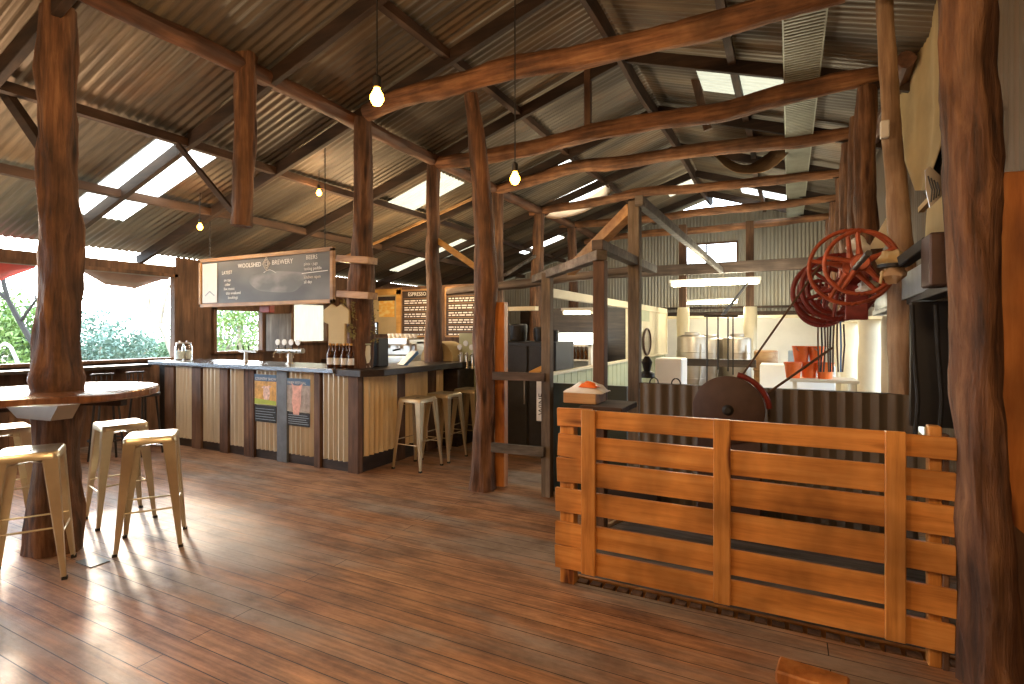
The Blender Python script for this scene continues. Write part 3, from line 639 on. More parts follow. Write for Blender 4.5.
# ---------------------------------------------------------------- round high table
tb=thing('high_table','round high table with a thick polished top built around the log post','table',(PC.x,PC.y,0))
n=48;vs=[];ro,ri=.575,.135
for (r_,z) in((ri,1.085),(ro-.012,1.085),(ro,1.078),(ro,1.045),(ro-.01,1.035),(ri,1.035)):
    for k in range(n):
        a=2*PI*k/n; rr=r_*(1+.008*math.sin(5*a+1)) if r_>.3 else r_; vs.append((PC.x+.03+rr*math.cos(a),PC.y+rr*math.sin(a),z))
fs=[(i*n+k,i*n+(k+1)%n,((i+1)%6)*n+(k+1)%n,((i+1)%6)*n+k) for i in range(6) for k in range(n)]
mt,nn,ll,bb=newmat('polished table top'); g_=noise_n(nn,ll,coords(nn,ll,(2,14,2)),2,6); ll.new(ramp(nn,ll,g_,[(.3,(.10,.04,.02)),(.7,(.26,.12,.055))]),bb.inputs['Base Color']); bb.inputs['Roughness'].default_value=.24
bb.inputs['Coat Weight'].default_value=.6; bb.inputs['Coat Roughness'].default_value=.12
M['top']=mt
MB().add(vs,fs).build('table_top','top',tb,smooth=True)
m=MB()
for k in range(4):
    a=R(20+90*k); c,s=math.cos(a),math.sin(a); m2=MB().beam((PC.x+.02+.14*c,PC.y+.14*s,1.01),(PC.x+.02+.5*c,PC.y+.5*s,1.01),.05,.05); m2.build('bearer','sawn_x',tb)
# pressed metal bracket below top facing camera-left
p0=P(5,405,Y=1.45);m=MB().prism([P(6,407,Y=1.42),P(58,406,Y=1.42),P(50,421,Y=1.42),P(17,418,Y=1.42)],(0,.10,0)); m.build('metal_bracket','steel',tb,label='grey pressed metal bracket')
# ---------------------------------------------------------------- chalkboard sign above the bar
SY=4.38
sg=thing('chalkboard_sign','long grey chalkboard sign hanging above the bar, headed by the brewery name','sign',(XA(267,SY),SY,1.8))
x0,x1=XA(200,SY),XA(334,SY); z1_,z0_=2.395,1.785
MB().box(x0+.02,SY,z0_+.02,x1-.02,SY+.02,z1_-.02).build('board','board',sg)
for nm,b_ in (('frame_side',(x0,z0_,x1,z0_+.045)),('frame_side',(x0,z1_-.035,x1,z1_+.01)),('frame_side',(x0,z0_,x0+.04,z1_)),('frame_side',(x1-.045,z0_,x1,z1_))):
    MB().box(b_[0],SY-.02,b_[1],b_[2],SY+.025,b_[3]).build(nm,'frame',sg,bev=.003)
def TM(x,y,z,rz_=0,tilt=0): return Matrix.Translation((x,y,z))@Matrix.Rotation(rz_,4,'Z')@Matrix.Rotation(PI/2,4,'X')@Matrix.Rotation(tilt,4,'Z')
def sx(u): return XA(u,SY)
MB().text('WOOLSHED',TM(sx(238),SY-.002,2.255),.076,.0005).build('lettering','chalk',sg)
MB().text('BREWERY',TM(sx(272),SY-.002,2.262),.080,.0005).build('lettering','chalk',sg)
m=MB(); ex,ez=sx(266.5),2.28
for q_ in (.065,.045): m.tube([(ex+q_*math.cos(a),SY-.003,ez+q_*1.2*math.sin(a)) for a in [0,PI/2,PI,1.5*PI]],.004,5,closed=True)
m.tube([(ex+.022*math.cos(2*PI*k/12),SY-.003,ez+.022*math.sin(2*PI*k/12)) for k in range(12)],.003,5,closed=True)
m.build('emblem','chalk',sg)
rs_=random.Random(9); cx_,cz_=sx(277),2.03; MB().add([(cx_+.48*math.cos(a)*(1+.12*math.sin(3*a)),SY-.0015,cz_+.15*math.sin(a)*(1+.2*math.cos(2*a+.6))+.03) for a in [2*PI*k/28 for k in range(28)]],[tuple(range(28))]).build('chalk_smear',board_mat('wiped chalk haze',(.13,.127,.118),(.26,.25,.225),3.5),sg)
m=MB(); m.tube([(sx(264)+.03*k,SY-.003,2.175+.03*math.sin(k*.5)) for k in range(8)],.003,5); m.build('chalk_flourish','chalk',sg)
def chalkline(tx,x,z,sz): MB().text(tx,TM(x,SY-.002,z),sz,.0005).build('chalk_line','chalk',sg)
chalkline('LATEST',sx(222),2.19,.06)
for k,(tx,o) in enumerate([('on tap',0),('cider',.02),('live music',.0),('this weekend',.04),('bookings',.08)]): chalkline(tx,sx(224)+o,2.10-.055*k,.052)
chalkline('BEERS',sx(306),2.29,.07)
for k,tx in enumerate(['pints - jugs','tasting paddle']): chalkline(tx,sx(304),2.225-.055*k,.05)
MB().beam((sx(302),SY-.003,2.135),(sx(328),SY-.003,2.15),.002,.008).build('chalk_rule','chalk',sg)
for k,tx in enumerate(['kitchen open','all day']): chalkline(tx,sx(304),2.075-.055*k,.05)
xa,xb=sx(203),sx(217.5)
MB().box(xa,SY-.008,1.84,xb,SY-.003,2.34).build('pinned_sheet','paper',sg,label='white paper sheet at the left end')
MB().beam((xa+.06,SY-.010,1.93),((xa+xb)/2,SY-.010,1.985),.003,.012).beam(((xa+xb)/2,SY-.010,1.985),(xb-.05,SY-.010,1.93),.003,.012).build('printed_peak','bluegrey',sg)
for u in (210,325): tag(MB().tube([(sx(u),SY,2.40),(sx(u),SY,rz(sx(u))-.12)],.006,6).build('hanger_wire','black'),'thin wire holding the %s end of the chalkboard sign'%('left' if u<300 else 'right'),'wire')
# menu boards on back wall
WY=7.97
def menu(u0,u1,v0,v1,head,lab,seed):
    x0,x1=XA(u0,WY),XA(u1,WY); zt=P(u0,v0,Y=WY).z; zb=P(u0,v1,Y=WY).z; rn=random.Random(seed)
    t=thing('menu_board',lab,'menu board',((x0+x1)/2,WY,zb))
    MB().box(x0,WY-.02,zb,x1,WY,zt).build('board','menu',t)
    m=MB().box(x0-.02,WY-.03,zt-.01,x1+.02,WY,zt+.02).box(x0-.02,WY-.03,zb-.02,x1+.02,WY,zb+.01).box(x0-.03,WY-.03,zb,x0,WY,zt).box(x1,WY-.03,zb,x1+.03,WY,zt); m.build('frame','frame',t)
    MB().text(head,TM((x0+x1)/2,WY-.023,zt-.10),.095,.001,'CENTER').build('heading','chalk',t)
    a,b=MB(),MB(); nl=17; 
    for k in range(nl):
        z=zt-.15-(zt-zb-.18)*k/(nl-1); m=b if k%3==0 else MB(); x=x0+.05
        if k%3==0: m.box(x0+.03,WY-.022,z-.002,x1-.04,WY-.021,z+.006); continue
        while x<x1-.12:
            l_=rn.uniform(.03,.12); m.box(x,WY-.022,z-.010,x+l_,WY-.021,z+.012); x+=l_+.022
        m.build('chalk_line','chalk',t)
    b.build('chalk_rules','frame',t)
menu(403,433,291,336,'ESPRESSO','chalk menu board left of the slim post on the bar back wall',2)
menu(447,480,288,336,'SPECIALS','wider chalk menu board right of the slim post on the bar back wall',4)
# yellow framed picture
x0,x1=XA(371,WY),XA(401,WY); t=thing('framed_picture','yellow framed picture left of the menu boards','picture',((x0+x1)/2,WY,1.35))
zt,zb=P(371,291,Y=WY).z,P(371,334,Y=WY).z
MB().box(x0,WY-.015,zb,x1,WY,zt).build('backing','canvas',t); MB().box(x0-.03,WY-.04,zt-.09,x1+.02,WY,zt+.02).build('frame_side','yellow',t); MB().box(x1-.08,WY-.04,zb,x1+.02,WY,zt).build('frame_side','yellow',t)
MB().box(x0+.22,WY-.03,zb+.32,x1-.14,WY-.016,zt-.2).build('print','picture',t); MB().box(x0+.2,WY-.03,zt-.2,x1-.12,WY-.016,zt-.12).build('title_strip','sawn_x',t)
# ---------------------------------------------------------------- things on and behind the bar
def bottle(mt,cap,h=.26,r=.033):
    t=thing('bottle','x','bottle'); MB().lathe([(r*.9,0),(r,.006),(r,h*.52),(r*.85,h*.62),(r*.4,h*.74),(r*.36,h*.95),(r*.42,h*.96),(r*.42,h)],n=12).build('glass',mt,t,smooth=True)
    MB().lathe([(r*1.02,h*.15),(r*1.02,h*.42)],n=12,cap=False).build('label_band','paper',t,smooth=True)
    MB().lathe([(r*.46,h*.93),(r*.46,h*1.01),(r*.1,h*1.015)],n=10).build('cap',cap,t,smooth=True); return t
B1=bottle('bottle_brown','yellow'); B2=bottle('bottle_green','brass',.30,.035)
uu=[330,333.5,337,340.5,344,347.5,351]
for i,u in enumerate(uu):
    y=4.24+.05*(i%2); place(B1,i,(XA(u,y),y,1.086),0,'small brown bottle in the row on the metal bar top, %s from the left'%ORD[i],'brown bottles in a row on the bar')
place(B2,0,(XA(358.5,4.38),4.38,1.081),0,'tall green wine bottle at the corner of the bar')
place(B2,1,(XA(356,4.62),4.62,1.081),0,'second tall green wine bottle, behind the first at the bar corner')
# beer font with four round badges
fx0=P(290,367,Y=4.55); t=thing('beer_font','chrome T-shaped beer font with four round white tap badges','beer tap',(fx0.x,4.55,1.085)); z=1.085
MB().lathe([(.05,0),(.05,.01),(.03,.015),(.028,.15)],(fx0.x,4.55,z),16).build('column','steel',t,smooth=True)
MB().tube([(fx0.x-.22,4.55,z+.16),(fx0.x+.22,4.55,z+.16)],.032,12).build('crossbar','steel',t,smooth=True)
for k in range(4):
    x=fx0.x-.17+k*.115; s_=MB().tube([(x,4.50,z+.16),(x,4.45,z+.12),(x,4.45,z+.08)],.008,6).build('spout','steel',t,smooth=True)
    hh=MB().tube([(x,4.53,z+.18),(x,4.525,z+.23)],.008,6).build('tap_handle','black',t,smooth=True); MB().lathe([(.036,0),(.036,.012)],(x,4.52,z+.26),18,'y').build('badge','paper',hh,smooth=True)
# smaller font near the window
fx1=P(246,363,Y=4.55); t=thing('beer_font','small chrome beer font in front of the tree window','beer tap',(fx1.x,4.55,1.085))
MB().lathe([(.04,0),(.025,.012),(.022,.13)],(fx1.x,4.55,1.085),12).build('column','steel',t,smooth=True); MB().tube([(fx1.x-.13,4.55,1.225),(fx1.x+.2,4.55,1.225)],.016,8).build('crossbar','steel',t,smooth=True)
for k in range(3): MB().tube([(fx1.x-.08+k*.1,4.5,1.24),(fx1.x-.08+k*.1,4.49,1.30)],.009,6).build('tap_handle','black',t,smooth=True)
# glass jars at the far left of the bar
def jar():
    t=thing('glass_jar','x','jar'); MB().lathe([(.06,0),(.066,.01),(.066,.17),(.05,.20),(.05,.22),(.047,.22),(.047,.2),(.062,.165),(.062,.012),(.001,.01)],n=20).build('glass','glass',t,smooth=True)
    MB().lathe([(.058,.012),(.06,.02),(.06,.12),(.001,.13)],n=16).build('contents','paper',t,smooth=True); MB().lathe([(.054,.22),(.054,.235),(.012,.24),(.012,.26)],n=16).build('lid','steel',t,smooth=True); return t
J=jar()
place(J,0,(XA(180,4.5),4.5,1.086),0,'left one of two large glass jars at the window end of the bar')
place(J,1,(XA(187,4.6),4.6,1.086),0,'right one of two large glass jars at the window end of the bar')
# sign holder, canister, till
t=thing('canister','pale upright canister on the corner of the bar','canister',P(365,375,Y=4.45)); c=WP[t.name]; c.z=1.081; t.location=c
MB().box(c.x-.055,c.y-.05,c.z,c.x+.06,c.y+.05,c.z+.25).build('body','cream',t,bev=.01); MB().box(c.x-.06,c.y-.055,c.z+.25,c.x+.065,c.y+.055,c.z+.265).build('lid','sage',t,bev=.004)
c=P(374,372,Y=4.72); c.z=1.081; t=thing('till','black till with a small lit screen on a stalk beside the corner post','till',c)
MB().box(c.x-.12,c.y-.08,c.z,c.x+.13,c.y+.1,c.z+.32).build('body','black',t,bev=.01); MB().box(c.x-.02,c.y-.01,c.z+.32,c.x+.0,c.y+.01,c.z+.38).build('stalk','black',t); 
s_=MB().box(c.x-.075,c.y-.03,c.z+.36,c.x+.075,c.y-.01,c.z+.5).build('screen_case','black',t,bev=.004); MB().box(c.x-.065,c.y-.034,c.z+.37,c.x+.065,c.y-.031,c.z+.49).build('screen','screen',s_)
# espresso machine on the back counter
def ux(u,y): return XA(u,y)
y=6.1; c=Vector(((ux(386,y)+ux(417,y))/2,y,1.0)); 
tag(MB().box(ux(378,y)-.1,y-.3,0,ux(470,y),y+.3,.99).build('service_counter','dark_x',bev=.005),'low dark service counter carrying the coffee machine','counter')
t=thing('espresso_machine','chrome espresso machine on the service counter behind the bar','coffee machine',c); hw=.27
MB().box(c.x-hw,y-.22,1.03,c.x+hw,y+.22,1.13).build('base','steel',t,bev=.01); MB().box(c.x-hw,y-.02,1.13,c.x+hw,y+.22,1.35).build('body','steel',t,bev=.02); MB().box(c.x-hw,y-.2,1.28,c.x+hw,y+.22,1.38).build('head','steel',t,bev=.02)
for k in(-.13,.1): g_=MB().lathe([(.035,0),(.035,.05)],(c.x+k,y-.13,1.235),14).build('group_head','steel',t,smooth=True); MB().tube([(c.x+k,y-.15,1.23),(c.x+k,y-.30,1.215)],.012,8).build('portafilter_handle','black',g_,smooth=True)
for sx_ in(-1,1): MB().tube([(c.x+sx_*(hw+.02),y-.2,1.08),(c.x+sx_*(hw+.05),y-.2,1.15),(c.x+sx_*(hw+.05),y-.2,1.3),(c.x+sx_*(hw+.01),y-.2,1.35)],.014,8).build('side_handle','steel',t,smooth=True)
cup=MB().lathe([(.02,0),(.038,.05),(.04,.06),(.036,.06),(.018,.008)],n=12).build('cup','white',smooth=True); tag(cup,'x','cup')
for i in range(7): place(cup,i,(c.x-.22+.075*i,y+.02,1.382),0,'white cup on top of the espresso machine, %s from the left'%ORD[i],'white cups on the espresso machine')
# grinder and round oven-like cream hood, rear beer taps
y=6.1; cx=ux(447,y)
t=thing('cream_canopy','curved tan oven hood on the service counter','oven',(cx,y,1.0))
MB().lathe([(.26,-.18),(.26,.18)],(cx-.08,y+.05,1.08),24,'y').build('hood','canvas',t,smooth=True)
cx=ux(461,6.0); 
for i in range(3):
    y=6.0; t=thing('beer_tap','rear beer tap with round badge, %s from the left beside the slim post'%ORD[i],'beer tap',(cx+.09*i,y,1.0),'rear beer taps'); x=cx+.09*i
    MB().lathe([(.03,-.01),(.02,.02),(.018,.2)],(x,y,1.0),12).build('column','steel',t,smooth=True); MB().tube([(x,y,1.18),(x,y-.07,1.16),(x,y-.07,1.11)],.01,6).build('spout','steel',t,smooth=True)
    MB().lathe([(.036,0),(.036,.014)],(x,y-.02,1.27+.05*(i%2)),16,'y').build('badge','paper',t,smooth=True)
tag(MB().box(ux(459,6.2),6.2,0,ux(482,6.2),6.25,1.45).build('tap_backboard','sage',bev=.003),'pale backboard behind the rear beer taps','panel')
tag(MB().box(ux(481,6.15),6.1,0,ux(486,6.15),6.2,1.5).build('timber_stud','sawn_z'),'dark stud right of the rear beer taps','stud')
tag(MB().beam(P(401,366,Y=5.0),P(415,352,Y=5.2),.12,.04).build('blue_tray','blue'),'dark blue tray leaning on the service side of the bar','tray')
# shirt hanging under sign, shelf brackets at corner post
def shirt():
    y=4.25; pts=[(323,310),(331,304),(336,307),(341,304),(349,310),(349,324),(345,324),(345,344),(328,344),(328,324),(323,322)]
    w=[P(u,v,Y=y) for u,v in pts]; t=MB().prism(w,(0,.03,0)).build('hanging_shirt','skin_shirt',bev=.008); return tag(t,'tan short-sleeved shirt hanging below the right end of the chalkboard sign','shirt')
shirt()
for v0,lab in((259,'upper'),(294,'lower')):
    a,b=P(341,v0,Y=4.2),P(373,v0+2,Y=4.2); tag(MB().beam(a,b,.14,.07).build('post_ledge','frame',bev=.004),'%s small orange ledge fixed across the bar corner post'%v0.__class__ and '%s orange timber ledge fixed to the bar corner post'%lab,'ledge')
# trailing dried plant at corner post
rnd=random.Random(3); m=MB()
for k in range(170):
    p=P(rnd.uniform(341,356),rnd.uniform(300,340),Y=4.28); a=rnd.uniform(0,6.3); s_=.022; m.add([p,p+Vector((s_*math.cos(a),.01,s_*math.sin(a))),p+Vector((s_*math.cos(a+1.2),-.01,s_*math.sin(a+1.2)))],[(0,1,2)])
for k in range(60):
    p=P(rnd.uniform(366,378),rnd.uniform(302,345),Y=4.45); a=rnd.uniform(0,6.3); s_=.022; m.add([p,p+Vector((s_*math.cos(a),.01,s_*math.sin(a))),p+Vector((s_*math.cos(a+1.2),-.01,s_*math.sin(a+1.2)))],[(0,1,2)])
tag(m.build('dried_vine',plain('olive dried leaves',(.22,.19,.06),.8,0,.3)),'dried olive vine wound about the bar corner post','plant')
# red lamp box & wooden shutter, small frame
tag(MB().beam(P(262,309,Y=4.6),P(272,309,Y=4.6),.08,.09).build('red_box','red2',bev=.006),'small red box below the middle of the chalkboard sign','box')
a=P(266,314,Y=6.2); tag(MB().box(P(266,0,Y=6.2).x,6.2,P(266,351,Y=6.2).z,P(291,0,Y=6.2).x,6.23,P(266,314,Y=6.2).z).build('board_panel','grey_z',bev=.003),'pale upright board panel between the two bright bar windows','panel')
tag(MB().box(P(341,0,Y=7.9).x,7.86,P(341,344,Y=7.9).z,P(357,0,Y=7.9).x,7.9,P(341,329,Y=7.9).z).build('small_picture','frame',bev=.006),'small brown picture on the back wall left of the corner post','picture')
# ---------------------------------------------------------------- overhead shearing gear
AX=.40; AZ=1.93
def wheel(y,cx,cz,r,w,mt,lab,spokes=5,rim=.016):
    t=thing('spoked_wheel',lab,'wheel',(cx,y,cz),'red spoked wheels on the overhead shaft')
    MB().tube([(cx+r*math.cos(2*PI*k/48),y,cz+r*math.sin(2*PI*k/48)) for k in range(48)],rim,8,closed=True,fl=(1,1)).build('rim',mt,t,smooth=True)
    if w:
        MB().tube([(cx+r*.82*math.cos(2*PI*k/40),y+w,cz+r*.82*math.sin(2*PI*k/40)) for k in range(40)],rim*.9,8,closed=True).build('rear_rim',mt,t,smooth=True)
    MB().lathe([(.045,-.035),(.055,-.02),(.055,.02),(.045,.035)],(cx,y,cz),20,'y').build('hub',mt,t,smooth=True)
    for k in range(spokes):
        a=2*PI*k/spokes+.4; c,s=math.cos(a),math.sin(a)
        MB().tube([(cx+.045*c,y,cz+.045*s),(cx+r*.5*c,y+w*.25,cz+r*.5*s),(cx+r*.97*c,y,cz+r*.97*s)],[.022,.015,.013],8).build('spoke',mt,t,smooth=True)
c1=P(851,267,Y=4.15); c2=P(861,262,Y=3.95)
wheel(4.15,c1.x,c1.z,37*(c1.y*CS-c1.x*SN)/F,.0,'red','largest red spoked wheel, its thin outer ring nearest the front',5,.013)
wheel(3.98,c2.x,c2.z,.195,.0,'red','smaller red spoked wheel in front of the largest one',5,.013)
c3=P(838,287,Y=4.9); wheel(4.9,c3.x,c3.z,.25,.08,'red2','dark red wheel low behind the largest wheel',6,.02)
c4=P(826,292,Y=5.5); wheel(5.5,c4.x,c4.z,.26,.08,'red2','dark red wheel farthest left in the cluster',6,.022)
c5=P(822,303,Y=6.1); wheel(6.1,c5.x,c5.z,.22,.06,'red2','small dark red wheel at the bottom left of the cluster',5,.022)
t=thing('line_shaft','dark steel line shaft carrying the red wheels','shaft',(c1.x,4,c1.z)); MB().tube([(c1.x+.02,3.45,c1.z+.0),(c3.x,4.9,c3.z),(c4.x,5.5,c4.z),(c5.x,6.1,c5.z),(c5.x-.02,6.6,c5.z-.03)],.016,10).build('shaft','charcoal',t,smooth=True)
for y,cc in((4.4,c1),(5.2,c3),(5.8,c4)): MB().box(cc.x-.05,y-.03,cc.z-.05,cc.x+.05,y+.03,cc.z+.05).build('bearing','red',t,bev=.008)
MB().box(.36,4.58,1.56,.5,4.63,2.0).build('hanger_plate','red2',t,bev=.006)
# dark track rail & guard box on the right posts
tag(MB().beam((.72,3.22,1.70),(.80,6.6,1.66),.09,.05).build('track_rail','charcoal',bev=.004),'dark steel rail running back below the wheels to the guard box','rail')
tag(MB().beam((.70,3.6,1.80),(.66,5.6,1.74),.012,.17).build('slanted_plate','bluegrey',bev=.002),'grey slanted sheet metal plate behind the wheels','plate')
tag(MB().box(P(926,0,Y=3.3).x,3.22,P(926,287,Y=3.3).z,P(962,0,Y=3.3).x,3.42,P(926,235,Y=3.3).z).build('guard_box','rust',bev=.008),'dark sheet metal guard box bolted to the massive post','box')
tag(MB().beam(P(903,262,Y=3.6),P(930,242,Y=3.4),.06,.06).build('support_arm','black',bev=.006),'black arm joining the guard box and the cap','bracket')
# hanging work cap
c=P(892,266,Y=3.75); t=thing('work_cap','cream cap with a black band hanging beside the red wheels','cap',c)
def lump(mb,c,rx,ry,rz_,seed,amp=.2,n=16,h=10):
    vs=[]
    for i in range(h+1):
        f=PI*i/h
        for k in range(n):
            a=2*PI*k/n; d=Vector((math.sin(f)*math.cos(a),math.sin(f)*math.sin(a),math.cos(f))); q=1+amp*noise.noise(d*1.6+Vector((seed,0,0)))
            vs.append(Vector(c)+Vector((d.x*rx*q,d.y*ry*q,d.z*rz_*q)))
    return mb.add(vs,[(i*n+k,i*n+(k+1)%n,(i+1)*n+(k+1)%n,(i+1)*n+k) for i in range(h) for k in range(n)])
lump(MB(),c+Vector((0,0,.035)),.07,.07,.06,2,.3).build('crown','canvas',t,smooth=True); lump(MB(),c+Vector((.01,0,-.04)),.058,.058,.055,5,.5).build('lining','hessian',t,smooth=True)
MB().lathe([(.068,-.012),(.074,-.008),(.074,.008),(.068,.012)],c,20).build('band','black',t,smooth=True)
MB().tube([c+Vector((-.05,-.03,-.03)),c+Vector((-.06,-.03,-.10))],.008,6).build('strap','canvas',t,smooth=True)
lump_=lambda u,v,y,r1,r2,mt,lab,sd: tag(lump(MB(),P(u,v,Y=y),r1,r1,r2,sd,.7).build('rag',mt,smooth=True),lab,'rag')
lump_(866,288,4.6,.09,.045,'paper','white rag tucked behind the lower part of the largest wheel',3)
lump_(858,247,4.75,.06,.07,'paper','white rag behind the upper right of the largest wheel',7)
tag(MB().prism([P(868,249,Y=4.9),P(888,215,Y=4.9),P(892,232,Y=4.9),P(884,248,Y=4.9)],(0,.01,0)).build('paper_sheet','cream'),'pale triangular sheet against the leaning post above the cap','sheet')
# canvas and other things on the right wall
def quadgrid(cols,thick=.006,wob=.03,n=14,sd=1):
    "curtain from left edge points to right edge points"
    L_,R_=cols; m=MB(); k=len(L_); vs=[]
    for i in range(k):
        for j in range(n+1):
            t=j/n; p=L_[i]*(1-t)+R_[i]*t; p=p+Vector((-wob*math.sin(t*7+i*.15+sd)-wob*.4*math.sin(t*17+sd),0,0)); vs.append(p)
    return m.add(vs,[(i*(n+1)+j,(i+1)*(n+1)+j,(i+1)*(n+1)+j+1,i*(n+1)+j+1) for i in range(k-1) for j in range(n)])
Xc=.93
uL=[(893,-60),(896,60),(902,110),(909,160),(920,190)]; uR=[(958,-60),(957,60),(955,105),(945,140),(927,190)]
m=quadgrid(([P(u,v,X=Xc) for u,v in uL],[P(u,v,X=Xc) for u,v in uR]),wob=.025)
o=m.build('canvas_curtain','canvas',smooth=True); o.modifiers.new('t','SOLIDIFY').thickness=.005; tag(o,'tan canvas curtain hanging high between the leaning post and massive post','curtain')
m=quadgrid(([P(u,v,X=.95) for u,v in((930,200),(928,218),(927,238))],[P(u,v,X=.95) for u,v in((958,150),(958,200),(958,238))]),wob=.01)
o=m.build('canvas_flap','canvas',smooth=True); o.modifiers.new('t','SOLIDIFY').thickness=.005; tag(o,'lower tan canvas flap beside the massive post','canvas')
m=quadgrid(([P(u,v,X=1.25) for u,v in((1009,-40),(1010,40),(1016,92))],[P(u,v,X=1.25) for u,v in((1040,-40),(1040,50),(1040,100))]),wob=.02)
o=m.build('canvas_curtain','canvas',smooth=True); o.modifiers.new('t','SOLIDIFY').thickness=.005; tag(o,'strip of tan canvas at the top right corner','curtain')
brace(P(990,118,X=.95),P(1030,60,X=1.2),.09,.07,'log_y','dark log strut leaning at the upper right corner','log_strut','strut')
tag(MB().corr(P(953,150,X=.98)+Vector((0,0,-.02)),P(924,193,X=.98)-P(953,150,X=.98),Vector((0,.0,.14)),.03,.004,.003).build('iron_edging','charcoal'),'ragged dark iron edging along the lower edge of the canvas','edging')
c=P(943,186,Y=3.4); t=thing('wool_stencil','small tilted embossed metal plaque beside the massive post','plaque',c)
pl=[P(925,170,Y=3.4),P(930,166,Y=3.4),P(941,176,Y=3.4),P(943,195,Y=3.4),P(930,208,Y=3.4),P(926,190,Y=3.4)]
MB().prism(pl,(0,.008,0)).build('plate','steel',t)
m=MB()
for k in range(4): m.tube([P(928+k*3,176+k*2,Y=3.395),P(932+k*2.5,190,Y=3.393),P(931+k*2.5,202-k*2,Y=3.395)],.0035,5)
m.build('embossing','charcoal',t,smooth=True)
tag(MB().beam(P(921,210,Y=3.9),P(934,196,Y=3.7),.03,.03).build('peg','canvas'),'pale wooden peg left of the metal plaque','peg')
tag(MB().box(P(880,0,Y=4.45).x,4.42,P(880,139,Y=4.45).z,P(889,0,Y=4.45).x,4.47,P(880,122,Y=4.45).z).build('switch_box','white',bev=.006),'small white switch box on the leaning log post','box')
t=thing('wire_loop','silver wire bundle hanging in the gap right of the massive post','wire',P(999,150,X=.97))
for k in range(3): MB().tube([P(991+2*k,106,X=.97),P(1000+k,112,X=.97),P(998+k*2,140,X=.97),P(1001-k*2,165,X=.97)],.005,6).build('strand','steel',t,smooth=True)
for u,lab in((912,'left'),(936,'right')):
    m=MB().tube([P(u,305,Y=3.9),P(u+2,350,Y=3.9),P(u+6,400,Y=3.9),P(u+3,440,Y=3.9)],.012,8); tag(m.build('rubber_hose','rubber',smooth=True),'black hose hanging below the guard box, the %s one'%lab,'hose')
tag(MB().box(.66,4.05,.9,.93,4.10,1.66).build('dark_opening_sheet','black'),'black sheet standing in for the dark opening under the guard box','board')  # flat black sheet paints the darkness of the opening here
# cap, belts and rods
def rod(a,b,r,mt,lab,name='drive_rope',cat='rope'): return tag(MB().tube([a,b],r,6).build(name,mt,smooth=True),lab,cat)
rod(P(822,262,Y=4.6),P(741,377,Y=4.35),.008,'rope','thin belt slanting down from the wheels to the pen panel')
rod(P(832,348,Y=4.6),P(758,400,Y=4.2),.009,'rope','second thin belt slanting down to the grinding disc')
for i,u in enumerate((707,718,728,733)):
    v1=(408,372,374,378)[i]; a,b=P(u,315,Y=4.6+.02*i),P(u,v1,Y=4.35); b=Vector((a.x,a.y,b.z)); tag(MB().tube([a+Vector((0,0,.0)),b],.006,6).build('down_rod','charcoal',smooth=True),'thin vertical rod above the pen panel, %s from the left'%ORD[i],'rod','vertical rods above the pen panel')
tag(MB().beam(P(704,316,Y=4.62),P(738,316,Y=4.62),.02,.02).beam(P(722,316,Y=4.62),P(722,316,Y=4.62)+Vector((0,3.0,.5)),.02,.02).build('rod_bar','charcoal'),'dark bar that holds the thin vertical rods','bar')
tag(MB().lathe([(.012,0),(.03,.01),(.03,.03),(.01,.04)],P(708,409,Y=4.6)-Vector((0,.0,0)),10).build('brass_pull','brass',smooth=True),'brass pull at the foot of the leftmost vertical rod','handle')
# grinding disc
c=P(728,410,Y=4.18); t=thing('grinding_disc','brown grinding disc with central hub, half hidden by the slat fence','grinder',c)
MB().lathe([(.235,-.012),(.245,-.006),(.245,.006),(.235,.012)],c,48,'y').build('disc','rust',t,smooth=True)
MB().lathe([(.045,-.02),(.05,.0),(.02,.035),(.001,.035)],c,20,'y',False).build('hub','charcoal',t,smooth=True)
MB().tube([c+Vector((.27*math.cos(R(a)),.04,.26*math.sin(R(a)))) for a in range(5,85,8)],.02,8).build('guard','red2',t,smooth=True)
MB().box(c.x-.22,c.y+.02,0,c.x+.22,c.y+.12,c.z-.05).build('stand','rust',t,bev=.01)
tag(MB().box(XA(600,4.3),4.22,.0,XA(660,4.3),4.34,.35).build('low_crate','sawn_x',bev=.004),'low dark crate on the pen floor behind the slat fence','crate')
m=MB().tube([P(600,530,Y=3.7),P(640,510,Y=3.9)],.02,8);tag(m.build('pen_pipe','steel',smooth=True),'grey pipe lying inside the pen','pipe')
# block at the bottom edge
a=P(815,690,z=0); tag(MB().beam((a.x-.14,a.y+.03,.03),(a.x+.12,a.y-.0,.03),.13,.055).build('timber_block','slab_z',bev=.008),'timber block on the floor at the bottom edge of the picture','block')
# ---------------------------------------------------------------- cream room partition and brewery beyond
PXX=-2.4
t=thing('room_partition','pale partition with a sage dado running back behind the frame posts','partition',(PXX,9,0))
def py(u): return YA(u,PXX)
m=MB(); ya=5.5
while ya<11.9: m.box(PXX-.03,ya,0,PXX+(.0 if int(ya*10)%2 else .004),min(ya+.11,12)-.004,.98); ya+=.11
m.build('dado','sage',t)
MB().box(PXX-.04,5.5,.98,PXX+.04,12,1.01).build('sill','cream',t); MB().box(PXX-.05,5.5,1.86,PXX+.03,12,1.96).build('head_beam','cream',t)
for y in (5.5,8.95,9.4,12.0): MB().box(PXX-.04,y-.04,1.0,PXX+.03,y+.04,1.9).build('stud','cream',t)
MB().box(PXX-.02,9.4,1.0,PXX+.01,12.0,1.86).build('wall_sheet','cream',t)
MB().box(PXX-.02,9.4,1.66,PXX+.016,10.4,1.86).build('vent_grille','sage',t)
c=Vector((PXX+.04,YA(645,PXX),1.28)); t=thing('oval_mirror','tall oval mirror with dark frame on the cream partition','mirror',c)
el=lambda s,x:[(x,c.y+.28*s*math.cos(2*PI*k/28),c.z+.24*s*math.sin(2*PI*k/28)) for k in range(28)]
